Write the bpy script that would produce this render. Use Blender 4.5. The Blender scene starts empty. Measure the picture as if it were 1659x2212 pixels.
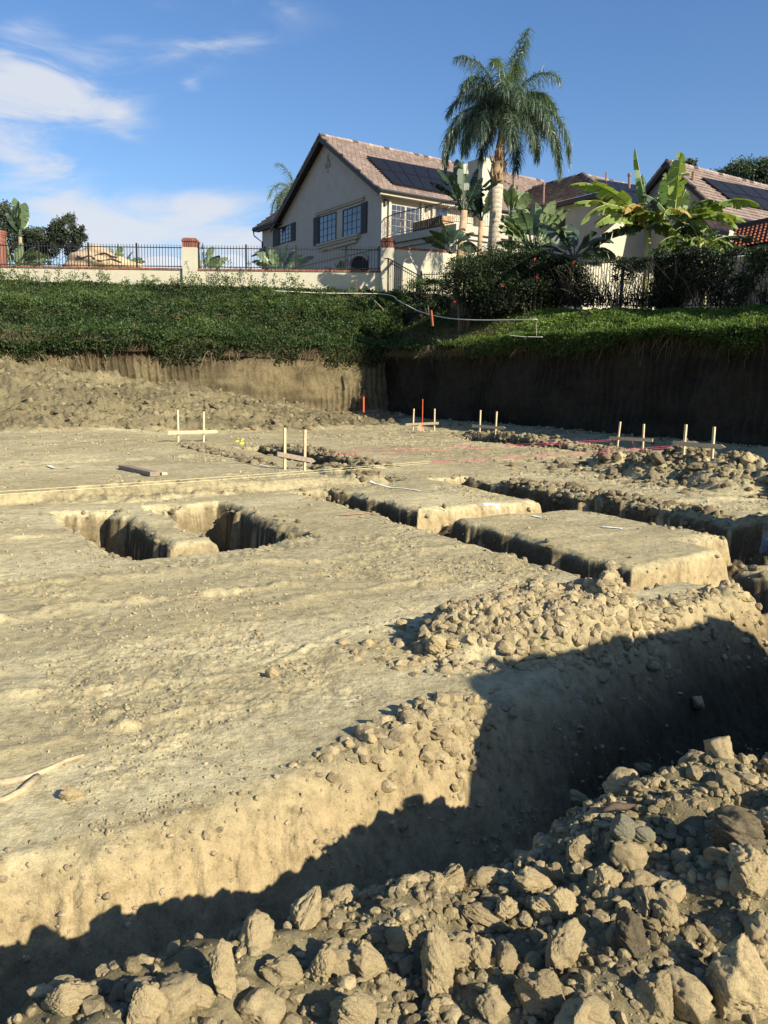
import bpy, bmesh, math, random
import numpy as np
from mathutils import Vector, Matrix, noise as mnoise
random.seed(7); RNG = np.random.default_rng(11)
sc = bpy.context.scene
col = sc.collection
rad = math.radians

# ------------------------------------------------------------------ camera
TILT, ROLL, CH, FPX = rad(9.4), rad(1.26), 1.7, 1719.0     # focal length in pixels of a 1659 px wide picture
fw = np.array([0, math.cos(TILT), -math.sin(TILT)])
_r0 = np.array([1, 0, 0.]); _u0 = np.array([0, math.sin(TILT), math.cos(TILT)])
upv = _u0*math.cos(ROLL) - _r0*math.sin(ROLL)
rtv = _r0*math.cos(ROLL) + _u0*math.sin(ROLL)
CAM = np.array([0, 0, CH])
cd = bpy.data.cameras.new("camera"); cam = bpy.data.objects.new("camera", cd); col.objects.link(cam)
cd.sensor_fit = 'HORIZONTAL'; cd.sensor_width = 36; cd.lens = 36*FPX/1659.0
cd.clip_start = 0.05; cd.clip_end = 6000
m = Matrix.Identity(4)
for i in range(3):
    m[i][0] = rtv[i]; m[i][1] = upv[i]; m[i][2] = -fw[i]; m[i][3] = CAM[i]
cam.matrix_world = m
sc.camera = cam

def ray(x, y): return fw + rtv*(x-829.5)/FPX + upv*(1106-y)/FPX
def at(x, y, Y):
    d = ray(x, y); return CAM + d*Y/d[1]
def onz(x, y, z):
    d = ray(x, y); return CAM + d*(z-CH)/d[2]
# lot axes: everything on the site is square to these
VX, VY = math.sin(rad(57)), math.cos(rad(57))
UX, UY = math.sin(rad(147)), math.cos(rad(147))
def W(a, b, z=0.0): return np.array([a*VX+b*UX, a*VY+b*UY, z])
def AB(X, Y): return X*VX+Y*VY, X*UX+Y*UY
def on_a(x, y, a):
    d = ray(x, y); t = a/(d[0]*VX+d[1]*VY); p = CAM+d*t; return p[0]*UX+p[1]*UY, p[2]   # -> (b, z)
def on_b(x, y, b):
    d = ray(x, y); t = b/(d[0]*UX+d[1]*UY); p = CAM+d*t; return p[0]*VX+p[1]*VY, p[2]   # -> (a, z)
def on_plane(x, y, P, N):
    d = ray(x, y); t = np.dot(np.array(P)-CAM, N)/np.dot(d, N); return CAM+d*t

# ------------------------------------------------------------------ noise
_TAB = np.random.default_rng(5).uniform(-1, 1, 256*256).astype(np.float32)
def vn(x, y, seed=0):
    x = np.asarray(x, np.float32); y = np.asarray(y, np.float32)
    ix = np.floor(x); iy = np.floor(y); fx = x-ix; fy = y-iy
    ix = ix.astype(np.int32)+seed*37; iy = iy.astype(np.int32)+seed*101
    u = fx*fx*(3-2*fx); v = fy*fy*(3-2*fy)
    x0 = ix & 255; x1 = (ix+1) & 255; y0 = (iy & 255) << 8; y1 = ((iy+1) & 255) << 8
    a = _TAB.take(x0+y0); b = _TAB.take(x1+y0); c = _TAB.take(x0+y1); d = _TAB.take(x1+y1)
    a += (b-a)*u; c += (d-c)*u; a += (c-a)*v
    return a
def fbm(x, y, o=4, seed=0, g=.5):
    r = 0; A = 1; t = 0
    for i in range(o):
        r = r + A*vn(x, y, seed+i*17); t += A; A *= g
        x, y = (x*.8-y*.6)*2.03+3.1, (x*.6+y*.8)*2.03-1.7
    return r/t*1.4
def lump(x, y, o=3, seed=0):                       # rounded clod-like relief 0..1
    r = 0; A = 1; t = 0
    for i in range(o):
        r = r + A*(1-np.abs(vn(x, y, seed+i*17))*1.6); t += A; A *= .55
        x, y = (x*.8-y*.6)*2.1+3.1, (x*.6+y*.8)*2.1-1.7
    return r/t
def ss(x, e0, e1):
    t = np.clip((x-e0)/(e1-e0), 0, 1); return t*t*(3-2*t)

# ------------------------------------------------------------------ terrain of the pit floor
# (a0, a1, b0, b1, depth)
PITS = [
 (5.45, 6.12, -10.9, -4.9, .42),      # footing trench left of the blocks
 (5.50, 8.6, -8.6, -7.9, .36),      # cross trench between the blocks
 (8.38, 9.05, -11.2, -4.3, .50),      # trench right of the blocks
 (5.45, 12.0, -5.0, -4.40, .48),       # trench in front of the near block
 (6.2, 6.9, -4.9, -3.2, .55),
 (7.5, 8.15, -18.4, -13.2, .32),
 (7.1, 7.8, -12.9, -11.4, .32),
 (7.72, 9.05, -5.5, -4.3, .5),
 (15.2, 15.9, -19.6, -13.0, .28),
 (1.88, 2.50, -10.2, -7.62, .62),     # left pit
 (3.02, 3.95, -10.3, -7.5, .78),      # right pit
 (1.95, 3.4, -7.9, -7.35, .33),
]
MOUNDS = [  # a, b, radius a, radius b, height, lumpiness
 (3.75, -3.85, .95, .52, .34, 1), (5.35, -3.70, 1.2, .32, .08, 1), (2.25, -3.02, .42, .18, .07, 1),
 (13.6, -11.4, 1.0, .9, .36, 1.3), (12.9, -9.9, .9, .9, .40, 1.3), (12.5, -8.2, .9, .9, .42, 1.3), (13.7, -9.0, 1.0, 1.4, .35, 1.2), (12.6, -6.6, 1.0, .8, .35, 1.2),
 (7.05, -12.0, .5, 1.0, .20, 1), (16.2, -17.5, .5, 2.6, .22, 1.2), (9.3, -8.3, .5, 2.2, .10, 1), (8.4, -15.6, .35, 2.6, .10, 1),
 (9.6, -5.3, .8, .7, .22, 1), (3.3, -11.2, 1.6, .4, .08, 1),
]
_EA = [-9, -2, .3, .8, 1.55, 2.43, 3, 4.4, 6, 9]
_EB = [-2.75, -2.72, -2.80, -2.74, -2.82, -2.93, -3.03, -3.36, -3.70, -4.2]
def terrain(X, Y, fine=True):
    a, b = AB(X, Y)
    n1 = fbm(a*1.1, b*1.1, 3, 5); n2 = fbm(a*5, b*5, 3, 9); n3 = fbm(a*5+40, b*5, 3, 19)
    n4 = fbm(a*2.1, b*2.1, 2, 23); n5 = fbm(a*2.1+50, b*2.1, 2, 25)
    aw = a + .04*n1 + .075*n4 + .035*n2; bw = b + .05*fbm(a*1.1+30, b*1.1, 2, 6) + .075*n5 + .035*n3
    crumb = ss(fbm(a*.9+8, b*.9, 3, 33), -.05, .5)           # where loose soil lies
    h = .035*fbm(a*.35, b*.35, 2, 1) + .014*n1
    h = h + (.004+.011*crumb)*fbm(a*7, b*7, 3, 41)
    # scraped ridges of crumbs left by the bucket
    for (ra, rb, rc, ln, wd, hh_) in [(1.0, -3.75, .10, .7, .05, .022), (2.3, -4.35, -.25, .8, .04, .02), (.6, -4.4, .2, 1.0, .06, .022), (1.6, -5.9, .05, 1.5, .10, .03), (3.4, -5.4, -.1, 1.1, .07, .022), (2.4, -6.7, .1, 1.6, .09, .025), (4.6, -6.6, .2, 1.0, .08, .022), (.9, -8.7, -.1, .8, .1, .03), (4.4, -15, .1, 2.5, .15, .04), (10.5, -7.5, .4, 1.6, .12, .03)]:
        rd_ = (b-rb-rc*(a-ra)-.25*(a-ra)**2*.3+.12*n1)/wd; h = h + hh_*np.exp(-rd_*rd_)*np.exp(-((a-ra)/ln)**4)*(1+1.0*n2)
    if fine:
        for (ta, tb, tc, tq, L_) in [(1.9, -3.9, .15, .05, 1.6), (1.9, -4.35, .15, .05, 1.6), (2.6, -5.9, -.25, .03, 2.2), (2.4, -7.0, -.25, .03, 2.0), (11.4, -6.5, .5, .0, 3.5), (11.0, -7.9, .5, .0, 3.5), (5.5, -15.5, .2, 0, 4), (5.2, -17, .2, 0, 4)]:
            dd_ = b-tb-tc*(a-ta)-tq*(a-ta)**2+.03*n1; bd = (1-ss(np.abs(dd_), .10, .17))*(1-ss(np.abs(a-ta), L_*.6, L_))*ss(fbm(a*1.6, b*1.6, 2, 67), -.3, .25)
            h = h + bd*(.006*np.sin((a+.4*np.abs(dd_))*2*math.pi/.13)-.004)
        h = h + (.0005+.013*crumb)*(lump(a*19, b*19, 3, 51)-.3)
        # ripped, scraped streaks
        h = h + .004*fbm(a*1.2, b*7, 2, 61)*(1-crumb)+.007*fbm(a*2.3, b*3.1, 2, 63)
    # low step to the higher pad at the back
    h = h + .14*ss(-bw, 11.15, 11.38)*(1-ss(a, 5.6, 7.6))
    dig = np.zeros_like(a); dark = np.zeros_like(a)
    for (a0, a1, b0, b1, d) in PITS:
        sd = np.minimum(np.minimum(aw-a0, a1-aw), np.minimum(bw-b0, b1-bw))
        mk = .16*ss(sd, -.12, .02) + .84*ss(sd, -.02, .065)
        rag = .75+.25*ss(n3, -.6, .6)
        dig = np.maximum(dig, mk*d*rag)
        dark = np.maximum(dark, ss(sd, -.05, .02))
    h = h - dig + ss(dig, .02, .2)*(.07*lump(a*5, b*5, 3, 71)+.03*fbm(a*14, b*14, 2, 73)-.03)
    moundm = np.zeros_like(a); L45 = fbm(a*3.2, b*3.2, 3, 81); L9 = fbm(a*8, b*8, 3, 83)
    for (ma, mb, ra, rb, hh, lp) in MOUNDS:
        q = ((a-ma)/ra)**2 + ((b-mb)/rb)**2 + .25*n1
        k = np.clip(1-q, 0, 1)
        kk = k*(2-k)
        h = h + hh*kk*(.80+.22*lp*L45)+ lp*ss(kk, 0, .5)*(.045*L9)
        moundm = np.maximum(moundm, ss(k, 0, .35))
    # slumped spoil against the back bank
    foot = np.interp(a, [-14, 2, 6, 9, 13, 17, 19, 21, 30], [-22, -22.3, -22.6, -23, -24, -25.5, -27.5, -29.5, -30])
    hm = np.interp(a, [-14, 2, 5, 8, 11, 14, 17, 20, 22, 30], [2.6, 2.4, 1.98, 1.72, 1.4, .88, .35, .15, .1, .1])
    t = np.clip((foot+.5*n1-b)/(foot+30.6), 0, 1)
    h = h + hm*t**1.15 + ss(t, 0, .15)*(.28*lump(a*1.1, b*1.3, 3, 91)+.16*lump(a*3.6, b*3.6, 3, 93)-.17)*(.35+.65*ss(hm, .2, 1.4))
    # loosened ground along the right bank and far side
    far = ss(a, 9.5, 12)*ss(-b, 6, 9)*(1-moundm)
    h = h + far*.05*(lump(a*3, b*3, 3, 95)-.4)
    h = h + .20*ss(a, 17.2, 19)*ss(-b, 8, 12)
    # the trench in front and the heap along it
    be = np.interp(a, _EA, _EB) + .05*n1 + .035*n2
    q = b-be
    fall = -.76*ss(q, -.16, .46) 
    near = np.clip((b+2.42+.08*n1-.02*ss(a, 1.9, 2.6))/(.86+.03*ss(a, 1.7, 2.5)), 0, 1)
    rise = near*near*(3-2*near)*(1.05+.05*n1+.13*np.exp(-((a-2.15)/.45)**2)+.05*ss(a, 1.2, 1.8)-.03*ss(a, 2.6, 3.1)-.03*ss(-a, -.9, .3))
    wl = ss(q, -.12, .10)*(1-ss(b, -2.35, -2.1)); h_w = wl*(.07*fbm(a*2.2, b*4, 3, 111)+.045*fbm(a*7, b*9, 5, 113, .65)+.010*np.sin((a+.25*b)*2*math.pi/.085+2*n2)*ss(fbm(a*1.3, b*1.1, 2, 117), .0, .3))
    side = (.10-.36)*ss(b, -1.2, .3)
    frontm = ss(q, -.2, .1)
    front = np.where(q > -.25, fall+rise*1.0+side*ss(b, -1.3, -.9), 0)
    keep = 1-frontm
    h = h*keep + front + frontm*.02*n2 + h_w
    hl = ss(b, -2.5, -1.7)*(1-ss(b, 1.2, 3.0))
    h = h + hl*(.055*fbm(a*3.0, b*3.0, 3, 101) + .02*fbm(a*10, b*10, 3, 103)+.015)
    h = h - ss(b, .5, 4)*.12
    # unseen steep earth block beyond the right edge, added to cast the front shadow
    da = np.maximum(np.maximum(4.02-a, a-6.4), 0); db = np.abs(b-.35)
    r = np.sqrt(da*da+db*db)
    h = h + 2.07*np.clip(1-r/1.0, 0, 1)**.25*(1+.03*n2)
    aux = dict(a=a, b=b, dig=dig, dark=dark, mound=moundm, crumb=crumb, q=q, slump=t, n1=n1, n2=n2, hl=hl, far=far)
    return h, aux
def tz(x, y):
    return float(terrain(np.array([x]), np.array([y]))[0][0])
_ts = np.exp(np.linspace(math.log(1.2), math.log(60), 1800))
def pick(x, y):
    """point of the pit floor seen at this place of the photograph"""
    d = ray(x, y); P = CAM[None, :]+d[None, :]*_ts[:, None]
    h, _ = terrain(P[:, 0], P[:, 1]); k = np.nonzero(P[:, 2] <= h)[0]
    i = k[0] if len(k) else len(_ts)-1
    return np.array([P[i, 0], P[i, 1], h[i]])

# ------------------------------------------------------------------ mesh helpers
def link(o, parent=None):
    col.objects.link(o)
    if parent is not None: o.parent = parent
    return o
def tag(o, label=None, cat=None, group=None, kind=None):
    if label: o['label'] = label
    if cat: o['category'] = cat
    if group: o['group'] = group
    if kind: o['kind'] = kind
    return o
def thing(name, label, cat, loc=(0, 0, 0), group=None):
    o = bpy.data.objects.new(name, None); o.location = tuple(float(v) for v in loc); link(o)
    o.empty_display_size = .2
    return tag(o, label, cat, group)
def mesh_np(name, V, F, mat, smooth=False, attrs=None, parent=None):
    V = np.ascontiguousarray(V, dtype=np.float32); F = np.ascontiguousarray(F, dtype=np.int32)
    me = bpy.data.meshes.new(name); k = F.shape[1]
    me.vertices.add(len(V)); me.vertices.foreach_set('co', V.ravel())
    me.loops.add(F.size); me.loops.foreach_set('vertex_index', F.ravel())
    me.polygons.add(len(F)); me.polygons.foreach_set('loop_start', np.arange(0, F.size, k, dtype=np.int32))
    me.polygons.foreach_set('use_smooth', np.full(len(F), smooth))
    me.update(calc_edges=True)
    for an, (ty, arr) in (attrs or {}).items():
        at_ = me.attributes.new(an, ty, 'POINT')
        at_.data.foreach_set('color' if ty == 'FLOAT_COLOR' else 'value', np.ascontiguousarray(arr, dtype=np.float32).ravel())
    me.materials.append(mat)
    o = bpy.data.objects.new(name, me)
    if parent is not None:
        o.parent = parent; o.location = (0, 0, 0)
        pl = Vector(parent.matrix_basis.translation)
        q = parent.parent
        while q is not None: pl += q.location; q = q.parent
        me.transform(Matrix.Translation(-pl))
    col.objects.link(o)
    return o
class MB:
    """collects shapes in world coordinates; build() makes ONE mesh object"""
    def __init__(s): s.v = []; s.f = []; s.uv = []; s.m = []
    def add(s, vs, fs, mi=0, uvs=None):
        n = len(s.v); s.v += [tuple(float(c) for c in p) for p in vs]
        for i, f in enumerate(fs):
            s.f.append(tuple(n+k for k in f)); s.m.append(mi); s.uv.append(uvs[i] if uvs else None)
    def hexa(s, c, mi=0):          # 8 corners: bottom 4 then top 4, counter-clockwise
        s.add(c, [(3, 2, 1, 0), (4, 5, 6, 7), (0, 1, 5, 4), (1, 2, 6, 5), (2, 3, 7, 6), (3, 0, 4, 7)], mi)
    def lot(s, a0, a1, b0, b1, z0, z1, mi=0):     # box square to the lot
        s.hexa([W(a0, b0, z0), W(a1, b0, z0), W(a1, b1, z0), W(a0, b1, z0), W(a0, b0, z1), W(a1, b0, z1), W(a1, b1, z1), W(a0, b1, z1)], mi)
    def box(s, x0, x1, y0, y1, z0, z1, mi=0):
        s.hexa([(x0, y0, z0), (x1, y0, z0), (x1, y1, z0), (x0, y1, z0), (x0, y0, z1), (x1, y0, z1), (x1, y1, z1), (x0, y1, z1)], mi)
    def bar(s, p, q, w, d=None, up=(0, 0, 1), mi=0):
        p = Vector(p); q = Vector(q); d = d or w; t = (q-p).normalized(); u = Vector(up)
        if abs(t.dot(u)) > .95: u = Vector((VX, VY, 0))
        x = t.cross(u).normalized()*w/2; y = x.cross(t).normalized()*d/2
        s.hexa([p-x-y, p+x-y, p+x+y, p-x+y, q-x-y, q+x-y, q+x+y, q-x+y], mi)
    def tube(s, pts, r, n=6, mi=0, caps=True):
        pts = [Vector(p) for p in pts]; rs = r if isinstance(r, (list, tuple)) else [r]*len(pts)
        t = (pts[1]-pts[0]).normalized(); ref = Vector((0, 0, 1)) if abs(t.z) < .9 else Vector((1, 0, 0))
        vs = []; fs = []
        for i, p in enumerate(pts):
            t = (pts[min(i+1, len(pts)-1)]-pts[max(i-1, 0)]).normalized()
            x = t.cross(ref).normalized(); y = x.cross(t); ref = ref if abs(t.dot(ref)) < .95 else y
            for k in range(n):
                an = 2*math.pi*k/n; vs.append(p+(x*math.cos(an)+y*math.sin(an))*rs[i])
        for i in range(len(pts)-1):
            for k in range(n):
                fs.append((i*n+k, i*n+(k+1) % n, (i+1)*n+(k+1) % n, (i+1)*n+k))
        if caps: fs += [tuple(range(n))[::-1], tuple(range((len(pts)-1)*n, len(pts)*n))]
        s.add(vs, fs, mi)
    def build(s, name, mats, parent=None, smooth=False, bevel=0):
        me = bpy.data.meshes.new(name)
        off = Vector((0, 0, 0)); q = parent
        while q is not None: off += q.location; q = q.parent
        me.from_pydata([tuple(Vector(v)-off) for v in s.v], [], s.f)
        if not isinstance(mats, (list, tuple)): mats = [mats]
        for mm in mats: me.materials.append(mm)
        me.polygons.foreach_set('material_index', s.m)
        if any(u is not None for u in s.uv):
            ul = me.uv_layers.new(name='UVMap')
            for p, u in zip(me.polygons, s.uv):
                if u:
                    for li, c in zip(p.loop_indices, u): ul.data[li].uv = c
        if smooth: me.polygons.foreach_set('use_smooth', [True]*len(me.polygons))
        me.update()
        o = bpy.data.objects.new(name, me); link(o, parent)
        if bevel:
            b = o.modifiers.new('bevel', 'BEVEL'); b.width = bevel; b.segments = 2; b.limit_method = 'ANGLE'
        return o

# ------------------------------------------------------------------ materials
class NT:
    def __init__(s, mat):
        s.t = mat.node_tree; s.t.nodes.clear()
    def n(s, ty, **k):
        x = s.t.nodes.new(ty)
        for a, b in k.items():
            if a.startswith('i_'): x.inputs[a[2:].replace('_', ' ')].default_value = b
            else: setattr(x, a, b)
        return x
    def l(s, a, b): s.t.links.new(a, b)
    def math(s, op, a, b=None, c=None):
        x = s.n('ShaderNodeMath', operation=op)
        for i, v in enumerate((a, b, c)):
            if v is None: continue
            if isinstance(v, (int, float)): x.inputs[i].default_value = v
            else: s.l(v, x.inputs[i])
        return x.outputs[0]
    def ramp(s, fac, stops):
        x = s.n('ShaderNodeValToRGB'); cr = x.color_ramp
        while len(cr.elements) < len(stops): cr.elements.new(.5)
        for e, (p, c) in zip(cr.elements, stops):
            e.position = p; e.color = (*c, 1) if len(c) == 3 else c
        s.l(fac, x.inputs[0]); return x.outputs[0]
    def mix(s, fac, a, b, mode='MIX'):
        x = s.n('ShaderNodeMix', data_type='RGBA', blend_type=mode)
        for v, i in ((fac, 0), (a, 6), (b, 7)):
            if isinstance(v, (int, float)): x.inputs[i].default_value = v
            elif isinstance(v, tuple): x.inputs[i].default_value = (*v, 1)
            else: s.l(v, x.inputs[i])
        return x.outputs[2]
    def noise(s, vec, scale, detail=3, rough=.5, dist=0):
        x = s.n('ShaderNodeTexNoise'); x.inputs['Scale'].default_value = scale; x.inputs['Detail'].default_value = detail
        x.inputs['Roughness'].default_value = rough; x.inputs['Distortion'].default_value = dist
        if vec is not None: s.l(vec, x.inputs['Vector'])
        return x.outputs['Fac']
def newmat(name):
    mm = bpy.data.materials.new(name); mm.use_nodes = True; return mm, NT(mm)
def finish(nt, base, rough=.85, bump=None, bstr=.4, bdist=.02, spec=.3, metal=0, trans=None):
    p = nt.n('ShaderNodeBsdfPrincipled'); o = nt.n('ShaderNodeOutputMaterial')
    if isinstance(base, tuple): p.inputs['Base Color'].default_value = (*base, 1)
    else: nt.l(base, p.inputs['Base Color'])
    if isinstance(rough, (int, float)): p.inputs['Roughness'].default_value = rough
    else: nt.l(rough, p.inputs['Roughness'])
    p.inputs['Specular IOR Level'].default_value = spec; p.inputs['Metallic'].default_value = metal
    if bump is not None:
        b = nt.n('ShaderNodeBump'); b.inputs['Strength'].default_value = bstr; b.inputs['Distance'].default_value = bdist
        nt.l(bump, b.inputs['Height']); nt.l(b.outputs[0], p.inputs['Normal'])
    nt.l(p.outputs[0], o.inputs[0]); return p
def simple(name, c, rough=.7, var=.15, scale=8, bstr=.15, bscale=40, bdist=.01, metal=0, spec=.3):
    mm, nt = newmat(name); tc = nt.n('ShaderNodeTexCoord').outputs['Object']
    f = nt.noise(tc, scale, 5, .6)
    lo = tuple(max(0, v*(1-var)) for v in c); hi = tuple(min(1, v*(1+var)) for v in c)
    base = nt.ramp(f, [(.3, lo), (.7, hi)])
    finish(nt, base, rough, nt.noise(tc, bscale, 4, .6), bstr, bdist, spec, metal); return mm

def soil_mat(name, attr=True, base=(.36, .29, .18), near=True):
    mm, nt = newmat(name)
    tc = nt.n('ShaderNodeTexCoord').outputs['Object']
    if attr:
        c = nt.n('ShaderNodeAttribute', attribute_name='Col').outputs['Color']
    else:
        oi = nt.n('ShaderNodeObjectInfo').outputs['Random']
        f0 = nt.noise(tc, 3, 4, .6)
        f1 = nt.math('ADD', nt.math('MULTIPLY', oi, .55), nt.math('MULTIPLY', f0, .45))
        c = nt.ramp(f1, [(.1, tuple(v*.72 for v in base)), (.45, base), (.9, tuple(min(1, v*1.25) for v in base))])
    f = nt.noise(tc, 14, 8, .7)
    g = nt.noise(tc, 160, 3, .6)
    v1 = nt.ramp(f, [(.32, (.62, .60, .56)), (.52, (1, 1, 1)), (.72, (1.22, 1.20, 1.16))])
    c = nt.mix(1.0, c, v1, 'MULTIPLY')
    v2 = nt.ramp(g, [(.3, (.78, .77, .75)), (.55, (1, 1, 1)), (.75, (1.15, 1.14, 1.1))])
    c = nt.mix(1.0, c, v2, 'MULTIPLY')
    h = nt.math('ADD', nt.math('MULTIPLY', f, .75), nt.math('MULTIPLY', nt.noise(tc, 75, 6, .72), .45))
    vo = nt.n('ShaderNodeTexVoronoi'); vo.inputs['Scale'].default_value = 34; nt.l(tc, vo.inputs['Vector'])
    h = nt.math('SUBTRACT', h, nt.math('MULTIPLY', vo.outputs['Distance'], .18))
    finish(nt, c, .95, h, 1.0 if not attr else .6, .008 if not attr else .035, .12); return mm

M = {}
M['ground'] = soil_mat('dry_soil')
M['clod'] = soil_mat('clod_soil', False, (.53, .42, .235))
M['clod_dark'] = soil_mat('moist_clod_soil', False, (.20, .165, .105))
M['clod_grey'] = soil_mat('grey_clay', False, (.33, .305, .205))
M['crumb'] = soil_mat('crumb_soil', True)
M['rubble'] = soil_mat('rubble_soil', True)

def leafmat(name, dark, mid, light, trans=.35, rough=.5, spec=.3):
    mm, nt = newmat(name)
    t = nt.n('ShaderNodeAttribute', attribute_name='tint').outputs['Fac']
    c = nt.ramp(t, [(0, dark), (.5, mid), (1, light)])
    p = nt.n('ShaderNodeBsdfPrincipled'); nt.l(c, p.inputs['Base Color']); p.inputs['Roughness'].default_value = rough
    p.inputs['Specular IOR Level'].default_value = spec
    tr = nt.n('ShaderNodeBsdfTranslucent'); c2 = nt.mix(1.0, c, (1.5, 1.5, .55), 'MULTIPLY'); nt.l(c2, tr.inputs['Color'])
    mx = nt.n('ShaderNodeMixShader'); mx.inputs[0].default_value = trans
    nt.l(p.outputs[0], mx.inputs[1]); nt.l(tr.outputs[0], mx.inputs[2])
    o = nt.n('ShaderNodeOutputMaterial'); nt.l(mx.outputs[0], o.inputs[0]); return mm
M['hedge'] = leafmat('hedge_leaf', (.014, .030, .010), (.06, .10, .03), (.15, .20, .06))
M['ivy'] = leafmat('bright_hedge_leaf', (.02, .04, .01), (.09, .15, .03), (.22, .30, .07))
M['thatch'] = leafmat('dry_thatch', (.07, .05, .03), (.17, .14, .07), (.28, .24, .13), .15, .8)
M['bush'] = leafmat('dark_bush_leaf', (.004, .009, .003), (.013, .025, .008), (.055, .085, .025), .12)  # leaf colours darkened to stand in for backlit shade
M['blossom'] = leafmat('orange_blossom', (.45, .06, .02), (.6, .12, .03), (.7, .2, .06), .3)
M['redbloom'] = leafmat('red_blossom', (.5, .02, .03), (.65, .04, .05), (.7, .08, .08), .3)
M['palm'] = leafmat('palm_leaflet', (.03, .06, .04), (.10, .15, .10), (.24, .30, .18), .3, .38, .6)
M['palmmid'] = leafmat('mid_palm_leaflet', (.03, .06, .02), (.09, .14, .04), (.2, .26, .08), .3, .35, .5)
M['palmlit'] = leafmat('pale_palm_leaflet', (.06, .09, .03), (.16, .2, .07), (.3, .33, .12), .3, .4)
M['strel'] = leafmat('strelitzia_leaf', (.05, .085, .04), (.13, .19, .085), (.21, .27, .13), .2, .42, .5)
M['streldark'] = leafmat('dark_strelitzia_leaf', (.01, .025, .012), (.03, .055, .03), (.08, .12, .06), .15, .4, .5)
M['banana'] = leafmat('banana_leaf', (.04, .09, .02), (.11, .18, .035), (.23, .30, .07), .38, .45, .4)
M['bananadry'] = leafmat('dry_banana_leaf', (.25, .17, .05), (.42, .30, .08), (.5, .4, .13), .3, .7)
M['euc'] = leafmat('grey_tree_leaf', (.012, .02, .012), (.04, .055, .032), (.10, .12, .075), .2)
M['pine'] = leafmat('pine_leaf', (.01, .02, .012), (.03, .05, .028), (.07, .10, .05), .15)
M['bark2'] = simple('dark_bark', (.09, .065, .045), .95, .3, 20, .6, 60, .01)
M['bark'] = simple('grey_bark', (.22, .18, .14), .9, .3, 6, .5, 30, .02)
M['wood'] = simple('pale_lumber', (.58, .46, .28), .7, .18, 12, .2, 60, .004)
M['woodold'] = simple('weathered_board', (.26, .20, .15), .8, .25, 14, .3, 50, .005)
M['orange'] = simple('orange_stake_paint', (.62, .10, .03), .6, .2)
M['rust'] = simple('rusty_stake', (.30, .07, .035), .7, .2)
M['cream'] = simple('cream_stucco', (.50, .465, .345), .9, .06, 3, .25, 60, .006)
M['stucco'] = simple('beige_stucco', (.44, .405, .35), .92, .07, 2, .25, 50, .006)
M['stucco2'] = simple('pale_stucco', (.48, .44, .34), .92, .07, 2, .25, 50, .006)
M['trim'] = simple('tan_trim', (.42, .37, .29), .8, .1)
M['brown'] = simple('dark_brown_trim', (.055, .048, .042), .6, .2)
M['shutter'] = simple('dark_shutter', (.028, .026, .028), .6, .2)
M['iron'] = simple('black_iron', (.018, .018, .02), .45, .2, metal=0, spec=.5)
M['bronze'] = simple('brown_iron', (.07, .05, .038), .5, .2)
M['rust2'] = simple('copper_pipe', (.22, .13, .10), .6, .2)
M['white'] = simple('white_frame', (.75, .74, .70), .6, .05)
M['pvc'] = simple('white_pipe', (.7, .69, .62), .5, .08)
M['card'] = simple('cardboard', (.45, .30, .17), .85, .1)
M['lime'] = simple('white_marking_lime', (.8, .79, .72), .9, .1)
M['pink'] = simple('pink_marking_paint', (.75, .30, .20), .9, .15)
M['string_y'] = simple('cream_string', (.85, .74, .42), .8, .1)
M['string_p'] = simple('pink_string', (.75, .10, .22), .8, .1)
M['yellow'] = simple('yellow_ribbon', (.72, .85, .05), .6, .05)
M['boulder'] = simple('tan_boulder', (.50, .36, .22), .9, .2, 2, .6, 6, .05)
M['trunkp'] = None
def brickmat():
    mm, nt = newmat('red_brick'); tc = nt.n('ShaderNodeTexCoord').outputs['Object']
    sx = nt.n('ShaderNodeSeparateXYZ'); nt.l(tc, sx.inputs[0])
    u = nt.math('MULTIPLY', nt.math('ADD', sx.outputs[0], sx.outputs[1]), 1/.105)
    fl = nt.math('FRACT', u); k = nt.math('FLOOR', u)
    wn = nt.n('ShaderNodeTexWhiteNoise', noise_dimensions='1D'); nt.l(k, wn.inputs['W'])
    c = nt.ramp(wn.outputs['Value'], [(0, (.13, .04, .028)), (.5, (.20, .065, .042)), (1, (.28, .11, .075))])
    j = nt.math('LESS_THAN', fl, .1)
    c = nt.mix(j, c, (.38, .28, .22))
    finish(nt, c, .9, nt.noise(tc, 60, 4), .3, .006); return mm
M['brick'] = brickmat()
def tilemat(name, ca, cb, cc, tw=.30, th=.34):
    mm, nt = newmat(name); uv = nt.n('ShaderNodeUVMap').outputs[0]
    sx = nt.n('ShaderNodeSeparateXYZ'); nt.l(uv, sx.inputs[0])
    row = nt.math('FLOOR', nt.math('DIVIDE', nt.math('ADD', sx.outputs[1], .001), th))
    u = nt.math('ADD', nt.math('DIVIDE', sx.outputs[0], tw), nt.math('MULTIPLY', row, .5))
    cx = nt.n('ShaderNodeCombineXYZ'); nt.l(nt.math('FLOOR', u), cx.inputs[0]); nt.l(row, cx.inputs[1])
    wn = nt.n('ShaderNodeTexWhiteNoise', noise_dimensions='2D'); nt.l(cx.outputs[0], wn.inputs['Vector'])
    c = nt.ramp(wn.outputs['Value'], [(0, ca), (.5, cb), (1, cc)])
    fr = nt.math('FRACT', u)
    j = nt.math('LESS_THAN', nt.math('ABSOLUTE', nt.math('SUBTRACT', fr, .5)), .45)
    c = nt.mix(j, tuple(v*.35 for v in ca), c)
    n = nt.noise(nt.n('ShaderNodeTexCoord').outputs['Object'], 5, 5, .6)
    c = nt.mix(1.0, c, nt.ramp(n, [(.3, (.75, .75, .75)), (.7, (1.15, 1.13, 1.1))]), 'MULTIPLY')
    finish(nt, c, .85, j, .5, .02); return mm
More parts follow.
